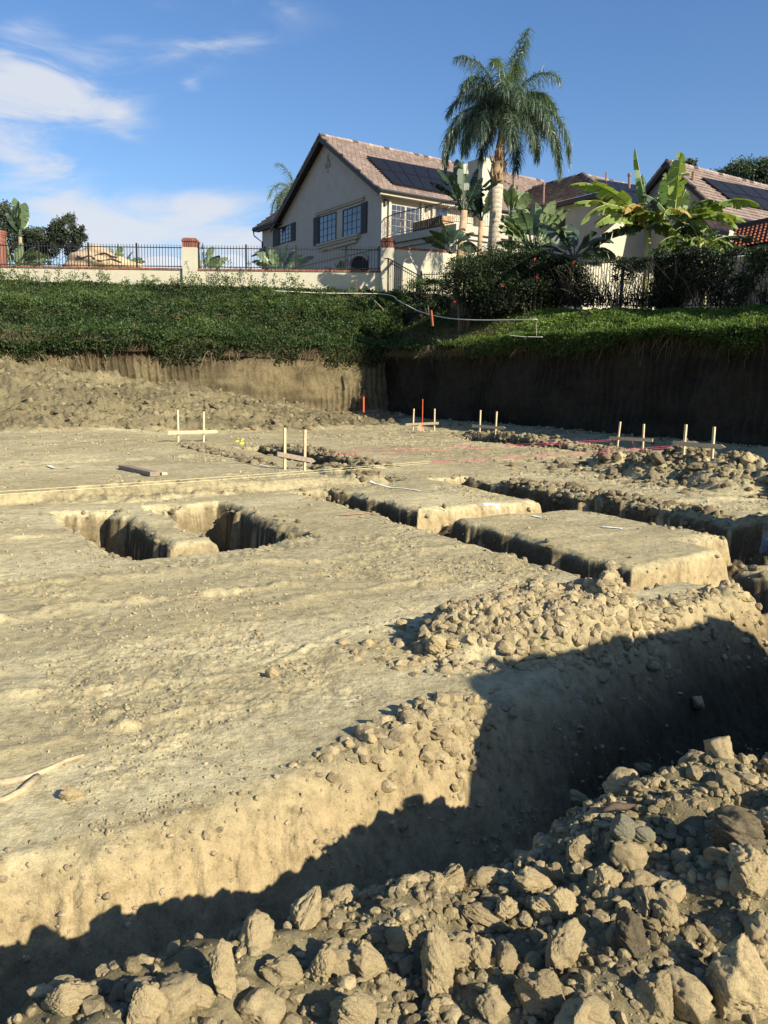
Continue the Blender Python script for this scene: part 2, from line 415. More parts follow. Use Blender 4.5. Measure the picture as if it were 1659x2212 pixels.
M['roof'] = tilemat('pink_brown_roof_tile', (.25, .19, .165), (.30, .235, .205), (.365, .29, .255))
M['roofdark'] = tilemat('brown_roof_tile', (.17, .125, .105), (.24, .18, .155), (.34, .265, .23))
def glassmat(name, c, ro=.08):
    mm, nt = newmat(name)
    tc = nt.n('ShaderNodeTexCoord').outputs['Object']
    cc = nt.ramp(nt.noise(tc, .8, 3), [(.35, tuple(v*.5 for v in c)), (.65, c)])
    finish(nt, cc, ro, None, spec=.9); return mm
M['glass'] = glassmat('window_glass', (.045, .06, .09))
M['solar'] = simple('solar_cell', (.008, .009, .014), .55, .2, spec=.25)
M['solarf'] = simple('solar_frame', (.012, .012, .016), .4, .1)
M['dark'] = simple('deep_shade_interior', (.02, .018, .016), .9)
def denimmat():
    mm, nt = newmat('grey_denim'); tc = nt.n('ShaderNodeTexCoord').outputs['Object']
    c = nt.ramp(nt.noise(tc, 6, 4), [(.3, (.10, .125, .16)), (.7, (.22, .25, .30))])
    finish(nt, c, .95, nt.noise(tc, 18, 4), .6, .02); return mm
M['denim'] = denimmat()
M['shirt'] = simple('dark_work_shirt', (.08, .09, .12), .95, .2, 5, .3, 12, .02)
M['skin'] = simple('tanned_skin', (.36, .21, .14), .6, .08, 5, .1, 40, .002)
M['hair'] = simple('black_hair', (.015, .012, .01), .6, .2)
M['boot'] = simple('brown_work_boot', (.12, .075, .04), .7, .2)
M['palmtrunk'] = None
def palmtrunkmat():
    mm, nt = newmat('ringed_palm_trunk'); tc = nt.n('ShaderNodeTexCoord').outputs['Object']
    sx = nt.n('ShaderNodeSeparateXYZ'); nt.l(tc, sx.inputs[0])
    z = nt.math('ADD', nt.math('MULTIPLY', sx.outputs[2], 5.0), nt.math('MULTIPLY', nt.noise(tc, 2, 3), 1.2))
    r = nt.math('FRACT', z)
    c = nt.ramp(r, [(0, (.2, .16, .12)), (.15, (.42, .36, .28)), (.8, (.5, .44, .35)), (1, (.36, .31, .24))])
    c = nt.mix(1.0, c, nt.ramp(nt.noise(tc, 9, 4), [(.3, (.7, .7, .68)), (.7, (1.1, 1.1, 1.05))]), 'MULTIPLY')
    finish(nt, c, .9, r, .3, .02); return mm
M['palmtrunk'] = palmtrunkmat()
M['boot_leaf'] = simple('dry_leaf_base', (.36, .25, .15), .85, .35, 5, .5, 14, .02)

# ------------------------------------------------------------------ GROUND sheet
def build_ground():
    fine = np.arange(-35, 35.001, .063)
    coarse = np.concatenate([np.arange(-180, -35, 3.0), fine, np.arange(37, 180.1, 3.0)])
    coarse[-1] = 180
    th = np.radians(coarse)
    r = np.concatenate([[.02, .3, .6, .85], np.exp(np.arange(math.log(1.0), math.log(44), .00265)), [48, 60, 90, 150, 300, 700, 2000, 5500]])
    T, R = np.meshgrid(th, r)
    X = (R*np.sin(T)).ravel(); Y = (R*np.cos(T)).ravel()
    h, x = terrain(X, Y)
    rr = R.ravel()
    h = np.where(rr > 45, -.1, h)
    a, b = x['a'], x['b']
    # colours (albedo)
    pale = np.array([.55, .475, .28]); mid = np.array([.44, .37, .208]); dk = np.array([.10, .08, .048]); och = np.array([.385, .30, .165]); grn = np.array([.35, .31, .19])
    s = ss(fbm(a*.45+.3*fbm(a, b, 2, 3), b*1.5, 5, 201, .62), -.32, .38)[:, None]
    C = mid*(1-s)+pale*s
    k = ss(fbm(a*.45+9, b*.45, 3, 211), -.1, .5)[:, None]*.35; C = C*(1-k)+grn*k
    k = (x['crumb']*.35*ss(x['n2'], -.5, .6))[:, None]; C = C*(1-k)+mid*.72*k
    # dark patches of damp, churned soil further back
    k = (ss(-b, 12, 15)*.45*ss(fbm(a*.6, b*.6, 3, 221), -.5, .4))[:, None]; C = C*(1-k)+mid*.70*k
    k = (ss(a, 9.6, 11)*ss(-b, 6, 8)*.35)[:, None]; C = C*(1-k)+mid*.72*k
    k = (ss(x['slump'], 0, .1)*(.85+.15*ss(fbm(a*.8, b*.8, 3, 231), -.4, .5)))[:, None]; C = C*(1-k)+mid*(.34+.14*ss(fbm(a*.5, b*.9, 4, 233), -.4, .5)[:, None])*k
    k = (x['mound']*.5)[:, None]; C = C*(1-k)+mid*.62*k
    k = (ss(x['dig'], .03, .2)*.95)[:, None]; C = C*(1-k)+dk*.8*k  # moist dug soil, darkened further to stand in for trench shade
    # front trench sandy; sunlight painted onto dug block faces turned to the sun
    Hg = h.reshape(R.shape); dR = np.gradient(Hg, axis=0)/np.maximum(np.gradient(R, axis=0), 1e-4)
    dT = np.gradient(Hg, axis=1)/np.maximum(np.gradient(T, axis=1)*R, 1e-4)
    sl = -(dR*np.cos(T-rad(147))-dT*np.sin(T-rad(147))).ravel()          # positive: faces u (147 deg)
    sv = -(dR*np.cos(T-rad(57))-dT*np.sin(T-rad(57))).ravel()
    k = (ss(-sv, .25, 1.2)*ss(x['dig'], .01, .08)*.9)[:, None]; C = C*(1-k)+dk*1.0*k  # shade painted onto dug walls facing away from the sun
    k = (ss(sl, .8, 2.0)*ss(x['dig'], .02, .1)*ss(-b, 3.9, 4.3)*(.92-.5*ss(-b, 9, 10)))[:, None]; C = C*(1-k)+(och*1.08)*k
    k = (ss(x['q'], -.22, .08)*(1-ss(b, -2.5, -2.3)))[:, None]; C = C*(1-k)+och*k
    k = (ss(b, -2.5, -2.1))[:, None]; C = C*(1-k)+(mid*.52)*k  # heap ground darkened to paint shady gaps between the clods
    k = (ss(a, 2.6, 3.2)*ss(x['q'], -.08, .25)*(1-ss(b, -2.1, -1.7))*.92)[:, None]; C = C*(1-k)+dk*.62*k  # cast shadow painted into the soil colour of the trench wall
    k = (ss(x['q'], .16, .5)*(1-ss(b, -1.85, -1.55))*.9)[:, None]; C = C*(1-k)+dk*.62*k  # deep shade painted into the trench floor and its near side
    C = C*(1+.16*fbm(a*3, b*4.5, 5, 241, .65))[:, None]
    tk = ss(np.abs(fbm(a*.25+3, b*.25, 2, 251)), .02, .06); C = C*(1-.10*(1-tk))[:, None]
    C = np.clip(C, .02, .8)
    V = np.stack([X, Y, h], 1)
    nr, ntn = len(r), len(th)
    i = np.arange(nr-1)[:, None]*ntn+np.arange(ntn-1)[None, :]
    F = np.stack([i, i+ntn, i+ntn+1, i+1], -1).reshape(-1, 4)
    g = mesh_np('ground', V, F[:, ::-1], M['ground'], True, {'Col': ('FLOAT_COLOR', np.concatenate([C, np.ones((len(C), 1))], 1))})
    tag(g, kind='structure'); return g
build_ground()
# ------------------------------------------------------------------ light and sky
SUN_AZ, SUN_EL = 131.0, 28.5
def build_light():
    w = bpy.data.worlds.new('World'); sc.world = w; w.use_nodes = True
    nt = NT.__new__(NT); nt.t = w.node_tree; nt.t.nodes.clear()
    sky = nt.n('ShaderNodeTexSky', sky_type='NISHITA'); sky.sun_disc = False
    sky.sun_elevation = rad(SUN_EL); sky.sun_rotation = rad(SUN_AZ)
    sky.altitude = 200; sky.air_density = 1.15; sky.dust_density = .6; sky.ozone_density = 1.6
    hs = nt.n('ShaderNodeHueSaturation'); hs.inputs['Saturation'].default_value = 1.18; hs.inputs['Value'].default_value = 1.0
    nt.l(sky.outputs[0], hs.inputs['Color'])
    tc = nt.n('ShaderNodeTexCoord').outputs['Generated']
    sx = nt.n('ShaderNodeSeparateXYZ'); nt.l(tc, sx.inputs[0])
    yy = nt.math('MAXIMUM', sx.outputs[1], .05)
    gx = nt.math('DIVIDE', sx.outputs[0], yy); gz = nt.math('DIVIDE', sx.outputs[2], yy)
    # streaky high cloud noise
    cv = nt.n('ShaderNodeCombineXYZ'); nt.l(nt.math('ADD', nt.math('MULTIPLY', gx, 2.2), nt.math('MULTIPLY', gz, .7)), cv.inputs[0]); nt.l(nt.math('MULTIPLY', gz, 7.5), cv.inputs[1])
    n1 = nt.noise(cv.outputs[0], 2.6, 8, .6, .9)
    n2 = nt.noise(cv.outputs[0], .9, 4, .5, .2)
    tot = None
    blobs = [  # x, y, half width, half height in the photograph, tilt (deg), weight
     (150, 140, 250, 56, 3, .66), (190, 225, 140, 40, -17, .64), (30, 240, 120, 70, 0, .42), (60, 190, 140, 50, 0, .5), (60, 340, 140, 30, -8, .7), (50, 385, 120, 26, 5, .7),
     (20, 290, 120, 60, 0, .5), (60, 60, 90, 30, 10, .35), (470, 98, 120, 22, 6, .45), (500, 15, 200, 40, -6, .35),
     (260, 458, 300, 34, 3, .62), (420, 505, 280, 52, 2, .70), (150, 530, 300, 60, 0, .45), (560, 560, 300, 46, 3, .42), (412, 180, 22, 14, -15, .45), (285, 300, 50, 12, -22, .25),
     (210, 430, 300, 26, 2, .5)]
    for (x, y, hw, hh, tl, wt) in blobs:
        p = ray(x, y); cx, cz = p[0]/p[1], p[2]/p[1]
        rx, rz = hw/FPX, hh/FPX; c, s = math.cos(rad(tl)), math.sin(rad(tl))
        dx = nt.math('SUBTRACT', gx, cx); dz = nt.math('SUBTRACT', gz, cz)
        u = nt.math('MULTIPLY', nt.math('ADD', nt.math('MULTIPLY', dx, c), nt.math('MULTIPLY', dz, s)), 1/rx)
        v = nt.math('MULTIPLY', nt.math('SUBTRACT', nt.math('MULTIPLY', dz, c), nt.math('MULTIPLY', dx, s)), 1/rz)
        q = nt.math('ADD', nt.math('MULTIPLY', u, u), nt.math('MULTIPLY', v, v))
        e = nt.math('MULTIPLY', nt.math('EXPONENT', nt.math('MULTIPLY', q, -1.0)), wt)
        tot = e if tot is None else nt.math('ADD', tot, e)
    f = nt.math('ADD', nt.math('MULTIPLY', nt.math('SUBTRACT', n1, .5), 4.2), nt.math('MULTIPLY', nt.math('SUBTRACT', n2, .5), 2.2))
    # the noise only modulates where the cloud bands are
    mk = nt.n('ShaderNodeMapRange', interpolation_type='SMOOTHSTEP'); nt.l(nt.math('ADD', tot, nt.math('MULTIPLY', f, nt.math('MINIMUM', nt.math('ADD', nt.math('MULTIPLY', tot, 1.1), .04), .75))), mk.inputs['Value'])
    mk.inputs['From Min'].default_value = .12; mk.inputs['From Max'].default_value = 1.35; mk.inputs['To Max'].default_value = .88
    # small bright cumulus on the horizon
    cum = None
    n3 = nt.noise(tc, 38, 4, .55)
    for (x, y, hw, hh) in [(492, 566, 46, 20), (470, 574, 70, 14), (345, 566, 60, 13), (300, 572, 40, 9), (540, 578, 40, 9)]:
        p = ray(x, y); dx = nt.math('MULTIPLY', nt.math('SUBTRACT', gx, p[0]/p[1]), FPX/hw); dz = nt.math('MULTIPLY', nt.math('SUBTRACT', gz, p[2]/p[1]), FPX/hh)
        q = nt.math('ADD', nt.math('MULTIPLY', dx, dx), nt.math('MULTIPLY', dz, dz))
        e = nt.math('SUBTRACT', 1.0, q); cum = e if cum is None else nt.math('MAXIMUM', cum, e)
    cm = nt.n('ShaderNodeMapRange', interpolation_type='SMOOTHSTEP'); nt.l(nt.math('ADD', cum, nt.math('MULTIPLY', nt.math('SUBTRACT', n3, .5), 1.6)), cm.inputs['Value'])
    cm.inputs['From Min'].default_value = .0; cm.inputs['From Max'].default_value = .4; cm.inputs['To Max'].default_value = .8
    CL = CLOUD
    tinted = nt.mix(1.0, hs.outputs[0], (1.34, 1.46, 1.76), 'MULTIPLY')
    c = nt.mix(mk.outputs[0], tinted, tuple(v*.93 for v in CL))
    c = nt.mix(cm.outputs[0], c, tuple(v*1.08 for v in CL))
    bg = nt.n('ShaderNodeBackground'); bg.inputs['Strength'].default_value = SKY
    nt.l(c, bg.inputs[0]); o = nt.n('ShaderNodeOutputWorld'); nt.l(bg.outputs[0], o.inputs[0])
    L = bpy.data.lights.new('sun', 'SUN'); L.energy = 8.6; L.angle = rad(.53); L.color = (1, .91, .74)
    so = bpy.data.objects.new('sun', L); link(so)
    d = Vector((math.sin(rad(SUN_AZ))*math.cos(rad(SUN_EL)), math.cos(rad(SUN_AZ))*math.cos(rad(SUN_EL)), math.sin(rad(SUN_EL))))
    so.rotation_euler = d.to_track_quat('Z', 'Y').to_euler(); so.location = (10, -10, 20)
SKY = .088
CLOUD = (9.4, 9.7, 10.4)
build_light()
sc.render.engine = 'CYCLES'
sc.view_settings.view_transform = 'Standard'; sc.view_settings.look = 'None'; sc.view_settings.exposure = 0; sc.view_settings.gamma = 1
sc.cycles.use_denoising = True
sc.cycles.max_bounces = 5; sc.cycles.diffuse_bounces = 1; sc.cycles.glossy_bounces = 2; sc.cycles.transmission_bounces = 2; sc.cycles.transparent_max_bounces = 4
sc.cycles.sample_clamp_indirect = 6

# ------------------------------------------------------------------ cut earth banks and the ground above them
BL, AR = -30.3, 19.6          # back bank on b = BL, right bank on a = AR
def topz_left(a): return np.interp(a, [-14, 3.8, 12, 19.6, 24], [2.35, 2.45, 2.7, 2.98, 3.0])
def topz_right(b): return np.interp(b, [-31, -26, -20, -13, -6, 2, 12], [3.02, 2.98, 3.10, 3.02, 2.85, 2.5, 2.0])
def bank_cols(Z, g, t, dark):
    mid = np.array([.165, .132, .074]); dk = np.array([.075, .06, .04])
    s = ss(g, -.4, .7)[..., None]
    C = (mid*(1-s)+mid*.48*s) if not dark else (np.array([.040, .034, .024])*(1-s)+np.array([.022, .019, .014])*s)  # side bank: its shade is put into near-black soil colours
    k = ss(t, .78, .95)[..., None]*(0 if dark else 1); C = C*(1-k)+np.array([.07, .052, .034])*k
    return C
def build_bank(name, s0, s1, left):
    s = np.arange(s0, s1, .035); t = np.linspace(0, 1, 76)
    S, T = np.meshgrid(s, t)
    top = topz_left(S) if left else topz_right(S)
    zb = -.4; top = top+(.14 if left else .03); Z = zb+(top-zb)*T
    # excavator tooth grooves
    sw = S+.06*fbm(S*.7, Z*.8, 3, 301)
    gr = np.abs(np.mod(sw/.27, 1)-.5)*2
    groove = ss(gr, .1, .6)*.11*(.1+.9*ss(fbm(S*.35, Z*.3, 2, 303), -.4, .3))
    d = groove + .16*fbm(S*.5, Z*.7, 3, 305) + .07*fbm(S*2.5, Z*1.5, 4, 307) + .03*fbm(S*9, Z*5, 2, 309)
    if not left: d = d - groove*.55 + .05*fbm(S*3, Z*4, 4, 331)
    d = d - .28*(1-T) + .22*ss(T, .80, 1.0)*fbm(S*1.6, Z*2, 4, 311) - .10*ss(T, .85, 1)
    Z = Z+.05*fbm(S*3, Z*3, 2, 313)*ss(T, .9, 1)
    if left: X = S*VX+(BL+0-d)*UX; Y = S*VY+(BL-d)*UY
    else: X = (AR+d)*VX+S*UX; Y = (AR+d)*VY+S*UY
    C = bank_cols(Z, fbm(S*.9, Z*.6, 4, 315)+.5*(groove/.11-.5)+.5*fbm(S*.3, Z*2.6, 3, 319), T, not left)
    C = C*(1+.15*fbm(S*6, Z*3, 3, 317))[..., None]
    C = np.concatenate([np.clip(C, .01, .8), np.ones(C.shape[:2]+(1,))], -1)
    n = len(s); i = np.arange(len(t)-1)[:, None]*n+np.arange(n-1)[None, :]
    F = np.stack([i, i+1, i+n+1, i+n], -1).reshape(-1, 4)
    V = np.stack([X.ravel(), Y.ravel(), Z.ravel()], 1)
    o = mesh_np(name, V, F, M['ground'], True, {'Col': ('FLOAT_COLOR', C.reshape(-1, 4))})
    tag(o, kind='structure')
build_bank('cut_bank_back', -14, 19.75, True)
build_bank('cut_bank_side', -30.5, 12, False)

WALLY = 40.0; FENA = 22.7
_FB = [-60, -33.4, -32, -30.5, -21.4, -13.7, -6, 3, 12]; _FZ = [6.0, 6.0, 5.85, 5.6, 4.4, 3.95, 3.6, 3.2, 2.9]
def hill(X, Y):
    X = np.asarray(X, float); Y = np.asarray(Y, float)
    a, b = AB(X, Y)
    dL = np.maximum(-(b-BL), 0); dW = np.maximum(WALLY-.2-Y, 0)*1.15
    tl = dL/(dL+dW+1e-6); zl = topz_left(a)*(1-tl)+6.0*tl
    dR = np.maximum(a-AR, 0); dF = np.maximum(FENA-a, 0)
    tr = dR/(dR+dF+1e-6); zt = topz_right(b); zf = np.interp(b, _FB, _FZ)
    zr = zt*(1-tr)+zf*tr
    k = ss(a, 19.2, 22.5)*ss(b, -34.5, -30.5)
    z = np.where(b > BL, zr, zl*(1-k)+zr*k)
    z = z+.08*fbm(X*.6, Y*.6, 3, 401)
    up = ss(a, FENA+7, FENA+18)*ss(b, -34, -30); z = z*(1-up)+6.1*up     # gently up to the gardens
    return z
def hz(x, y): return float(hill(np.array([x]), np.array([y]))[0])
def build_hill():
    # left: from the back bank up to the wall, and on as a terrace
    def patch(P):
        pass
    sL = np.linspace(-14, 19.9, 170); vs = []; 
    u = np.concatenate([[-.035], np.linspace(0, 1, 40), [1.1, 1.5, 2.2, 4, 8]])
    S, U_ = np.meshgrid(sL, u)
    X0 = S*VX+(BL-.05)*UX; Y0 = S*VY+(BL-.05)*UY
    X1 = X0*1.0+0; Y1 = np.full_like(Y0, WALLY)
    X1 = X0 + (S-(-14))/(33.9)*.0
    X = X0+(X1-X0)*U_; Y = Y0+(WALLY-Y0)*U_
    Z = hill(X, Y); Z[0] -= .5
    n = len(sL); i = np.arange(len(u)-1)[:, None]*n+np.arange(n-1)[None, :]
    F1 = np.stack([i, i+1, i+n+1, i+n], -1).reshape(-1, 4); V1 = np.stack([X.ravel(), Y.ravel(), Z.ravel()], 1)
    # right: from the side bank up to the fence and the gardens
    sR = np.linspace(12, -62, 260); ar = np.concatenate([[AR+.02], np.linspace(AR, FENA, 16), np.linspace(FENA+.4, FENA+10, 12), [40, 60, 90]])
    S, A = np.meshgrid(sR, ar); A2 = A
    X = A2*VX+S*UX; Y = A2*VY+S*UY; Z = hill(X, Y); Z[:, 0] = Z[:, 0]; Z[0] -= .22
    keep = None
    n = len(sR); i = np.arange(len(ar)-1)[:, None]*n+np.arange(n-1)[None, :]
    F2 = np.stack([i, i+n, i+n+1, i+1], -1).reshape(-1, 4); V2 = np.stack([X.ravel(), Y.ravel(), Z.ravel()], 1)
    # drop faces of the right patch that lie behind the back bank and left of the wall end
    cen = V2[F2].mean(1)
    F2 = F2[(AB(cen[:, 0], cen[:, 1])[1] > BL-.3) | (cen[:, 0] > .2)]
    V2[:, 2] += np.where(AB(V2[:, 0], V2[:, 1])[1] < BL-.2, .004, 0)
    V = np.concatenate([V1, V2]); F = np.concatenate([F1, F2[:, ::-1]+len(V1)])
    C = np.tile(np.array([.11, .085, .055, 1.0]), (len(V), 1)); av_, bv_ = AB(V[:, 0], V[:, 1]); C[:, :3] *= (1-.75*(1-ss(av_, AR+.1, AR+.7))*(bv_ > BL))[:, None]; C[:, :3] *= (1+.35*fbm(V[:, 0]*1.3, V[:, 1]*1.3, 3, 411))[:, None]  # edge over the side bank darkened to carry on its painted shade
    o = mesh_np('hillside', V, F, M['ground'], True, {'Col': ('FLOAT_COLOR', C)}); tag(o, kind='structure')
    return o
build_hill()
# ------------------------------------------------------------------ clods
def ico(sub):
    bm = bmesh.new(); bmesh.ops.create_icosphere(bm, subdivisions=sub, radius=1)
    v = np.array([q.co[:] for q in bm.verts]); f = np.array([[w.index for w in q.verts] for q in bm.faces]); bm.free(); return v, f
def rocky(sub, seed, rough=1.0):
    rr = np.random.default_rng(seed); v, f = ico(sub); P = v.copy()
    P = P*rr.uniform([.8, .65, .6], [1.3, 1.05, .95])
    # broken flat faces
    for k in range(rr.integers(7, 13)):
        n = rr.normal(size=3); n /= np.linalg.norm(n); d = rr.uniform(.55, .88)
        e = P@n-d; P = P-np.outer(np.clip(e, 0, None)*.93, n)
    def n3(q, s, sd):
        return (fbm(q[:, 0]*s+q[:, 2]*1.3*s, q[:, 1]*s-q[:, 2]*.7*s, 2, sd)+fbm(q[:, 1]*s+5, q[:, 2]*s+q[:, 0]*.4*s, 2, sd+3))*.5
    nr = P/np.linalg.norm(P, axis=1)[:, None]
    dsp = .20*n3(v, 1.5, seed)+.12*n3(v, 3.6, seed+1)*rough
    P = P+nr*dsp[:, None]
    for k in range(rr.integers(4, 8)):
        n = rr.normal(size=3); n /= np.linalg.norm(n); d = rr.uniform(.52, .84)
        e = P@n-d; P = P-np.outer(np.clip(e, 0, None)*.9, n)
    if sub > 3:
        cr = np.abs(n3(v, 3.2, seed+7)); dsp = .075*n3(v, 9, seed+2)*rough+.04*n3(v, 22, seed+4)*rough-.10*(1-ss(cr, 0, .07))*rough+(.015*n3(v, 45, seed+5) if sub > 4 else 0)
        P = P+nr*dsp[:, None]
    return P, f
def rock_mesh(name, sub, seed, mat, rough=1.0):
    P, f = rocky(sub, seed, rough); o = mesh_np(name, P, f, mat, True); me = o.data; bpy.data.objects.remove(o); return me
BIG = [rock_mesh('earth_clod', 5, 1000+i*13, M['clod']) for i in range(9)]
SMALL = [rock_mesh('earth_clod', 4, 2000+i*13, M['clod']) for i in range(8)]
GREY = [rock_mesh('earth_clod', 5, 3000+i*13, M['clod_grey'], .5) for i in range(2)]
DARKB = [rock_mesh('earth_clod', 5, 4000+i*13, M['clod_dark']) for i in range(2)]
DARKS = [rock_mesh('earth_clod', 4, 4500+i*13, M['clod_dark']) for i in range(3)]
def clod(me, loc, scale, rot, label, group=None):
    o = bpy.data.objects.new('earth_clod', me); o.location = tuple(float(v) for v in loc)
    o.scale = tuple(float(s) for s in scale); o.rotation_euler = rot; link(o); tag(o, label, 'clod', group); return o
def clod_at(x, y, w, h, label, me=None, grp=None, rz=None, flat=.8):
    """one clod whose middle is seen at x, y and which is w by h wide there"""
    k = random.choice(BIG) if me is None else me
    p0 = pick(x, y+h*.28); d = np.linalg.norm(p0-CAM)/FPX
    rw, rh = w*d/2*.92, h*d/2*.92
    ly = math.sqrt(rw*rh)*.9
    o = clod(k, (0, 0, 0), (rw/1.0, ly, rh/.88), (0, 0, 0), label, grp)
    r = ray(x, y); yaw = math.atan2(-r[0], r[1])
    tilt = math.atan2(-(r[2]), math.hypot(r[0], r[1]))
    o.rotation_euler = (rad(-10)-tilt*.35, rad(random.uniform(-12, 12)) if rz is None else rad(rz), yaw)
    c = CAM+r/np.linalg.norm(r)*(np.linalg.norm(p0-CAM)-.38*ly)
    zt = tz(c[0], c[1])
    o.location = tuple(float(v) for v in c)
    return o
HEAP = 'the heap in the foreground'
NAMED = [
 (1245, 1842, 60, 74, 'upright rounded clod leaning right above the middle of the foreground heap', None, 20),
 (1198, 1888, 46, 48, 'small round clod tucked between two larger ones on the foreground heap', None, 0),
 (1297, 1900, 54, 78, 'long clod standing on end right of the round ones on the heap', None, 24),
 (1143, 1905, 84, 62, 'domed clod with a shaded underside left of the small round one', None, -8),
 (1210, 1952, 78, 78, 'blocky pale clod below the small round one on the foreground heap', None, 10),
 (1050, 1986, 118, 42, 'long flat slab of earth lying tilted across two clods', None, 18),
 (860, 2025, 58, 62, 'rounded knobbly clod at the back edge of the foreground heap', None, 0),
 (945, 2092, 84, 175, 'tall ridged clod standing like a post in the foreground heap', None, -8),
 (1036, 2066, 66, 90, 'square clod directly under the tilted flat slab', None, 0),
 (1212, 2055, 84, 128, 'large smooth clod leaning right in the middle of the heap front', None, 22),
 (1174, 2148, 96, 92, 'big round cracked clod near the bottom of the picture', None, 0),
 (1360, 2022, 84, 108, 'brown crumbly clod with a shaded left side on the right of the heap', 'D', -12),
 (1588, 2120, 130, 172, 'largest pale boulder of earth at the lower right corner', None, 8),
 (1588, 1792, 140, 92, 'large dark smooth boulder of earth on the right of the heap', 'D', -6),
 (1642, 2030, 66, 118, 'tall pale clod cut by the right edge of the picture', None, 8),
 (1345, 1788, 66, 58, 'flat grey clay slab catching the light near the heap top', 'G', -6),
 (1388, 1802, 56, 46, 'smaller grey clay slab beside the larger grey one', 'G', 10),
 (1387, 1662, 56, 34, 'lone sunlit clod lying in the shade beyond the heap crest', None, -8),
 (481, 2100, 62, 112, 'pointed upright clod at the left end of the heap', None, -2),
 (614, 2098, 84, 62, 'squat block of earth with a crumbly top on the heap', None, 0),
 (698, 2088, 56, 98, 'narrow tall clod leaning right on the left half of the heap', None, 16),
 (790, 2082, 72, 92, 'stout pale clod left of the tall ridged one', None, -5),
 (415, 2152, 104, 62, 'wedge shaped clod sloping down to the left at the heap end', None, 24),
 (318, 2170, 76, 88, 'leaning clod below the crumbly ridge at lower left', None, 20),
 (146, 2156, 84, 84, 'leftmost clod with a pointed top in the lower left corner', None, -14),
 (765, 2190, 116, 88, 'broad clod filling the bottom edge left of the tall ridged one', None, 6),
 (1440, 1978, 62, 78, 'rough clod right of the brown crumbly one', None, -20),
 (1275, 2195, 90, 70, 'clod at the bottom edge right of the big round cracked clod', None, 10),
 (1420, 2160, 70, 110, 'narrow pale clod standing left of the largest boulder', None, 6),
 (1480, 1880, 46, 40, 'rounded clod half sunk in the crumbly top of the heap', None, 0),
 (1240, 1725, 56, 40, 'crumbly clod at the peak of the heap beside a piece of bark', None, -10),
 (1615, 1900, 84, 92, 'rough tan clod at the right edge below the dark boulder', None, 10),
 (1550, 1850, 60, 40, 'pale angular clod wedged under the dark boulder', None, -14),
 (587, 1453, 32, 34, 'single clod lying alone on the smooth pad with a long shadow', None, 0),
 (942, 1393, 60, 52, 'largest rounded clod at the left foot of the middle pile', None, 6),
 (868, 1348, 34, 28, 'clod set apart left of the middle pile', None, 0),
 (925, 1625, 40, 36, 'pale sharp clod on the small pile at the trench edge', None, 12),
 (948, 1585, 44, 30, 'flat topped clod in the middle of the small pile', None, -6),
 (1108, 1545, 32, 16, 'flat clod at the right end of the small pile', None, 0),
 (150, 1716, 52, 34, 'clod beside the dry roots at the lower left of the pad', None, 6),
 (1345, 1960, 40, 36, 'small knob of earth above the brown crumbly clod', None, 0),
]
for n_, (x, y, w, h, lab, kd, rz) in enumerate(NAMED):
    me = DARKB[n_ % 2] if kd == 'D' else GREY[n_ % 2] if kd == 'G' else BIG[n_ % 9]
    clod_at(x, y, w, h, lab, me, None, rz)

def scatter_clods(n, gen, size, label, group, meshes, minsep=.8):
    placed = []; tries = 0
    while len(placed) < n and tries < n*40:
        tries += 1
        x, y = gen(); s = size()
        if any((x-a)**2+(y-b)**2 < (minsep*(s+r))**2 for a, b, r in placed): continue
        placed.append((x, y, s))
    P = np.array(placed); h, _ = terrain(P[:, 0], P[:, 1])
    for (x, y, s), z in zip(placed, h):
        clod(random.choice(meshes), (x, y, z+s*.25), (s*random.uniform(.8, 1.2), s*random.uniform(.8, 1.1), s*random.uniform(.75, 1.1)),
             (random.uniform(-.6, .6), random.uniform(-.6, .6), random.uniform(0, 6.28)), label, group)
def lotgen(a0, a1, b0, b1, mode='u'):
    def g():
        if mode == 'g':
            a = random.gauss((a0+a1)/2, (a1-a0)/4); b = random.gauss((b0+b1)/2, (b1-b0)/4)
        else: a = random.uniform(a0, a1); b = random.uniform(b0, b1)
        p = W(a, b); return p[0], p[1]
    return g
def heapgen():
    a = random.uniform(.1, 3.2); b = random.uniform(-2.0, -.80); p = W(a, b); return p[0], p[1]
scatter_clods(150, heapgen, lambda: random.choice([.022, .028, .034, .04, .048, .06, .072]), 'rough tan clod among many alike in the large foreground heap', 'rough clods of the foreground heap', SMALL+BIG[:4], .75)
scatter_clods(60, lotgen(2.8, 4.9, -4.35, -3.25, 'g'), lambda: random.choice([.03, .035, .045, .055, .065]), 'tan clod among many alike in the low pile in the middle of the pad', 'clods of the middle pile', SMALL, .75)
scatter_clods(22, lotgen(1.75, 2.8, -3.2, -2.8, 'g'), lambda: random.uniform(.018, .04), 'small clod of the little pile on the near trench edge', 'clods of the little trench edge pile', SMALL)
scatter_clods(22, lotgen(4.6, 7.2, -4.05, -3.6), lambda: random.uniform(.03, .07), 'clod on the low ridge along the sunlit trench edge at right', 'clods of the right trench edge ridge', SMALL, .8)
scatter_clods(26, lotgen(11.9, 14.4, -12.0, -6.6, 'g'), lambda: random.uniform(.07, .2), 'dark moist clod of the spoil piles at the right side of the pit', 'clods of the dark spoil piles', DARKS+SMALL[:2], .8)

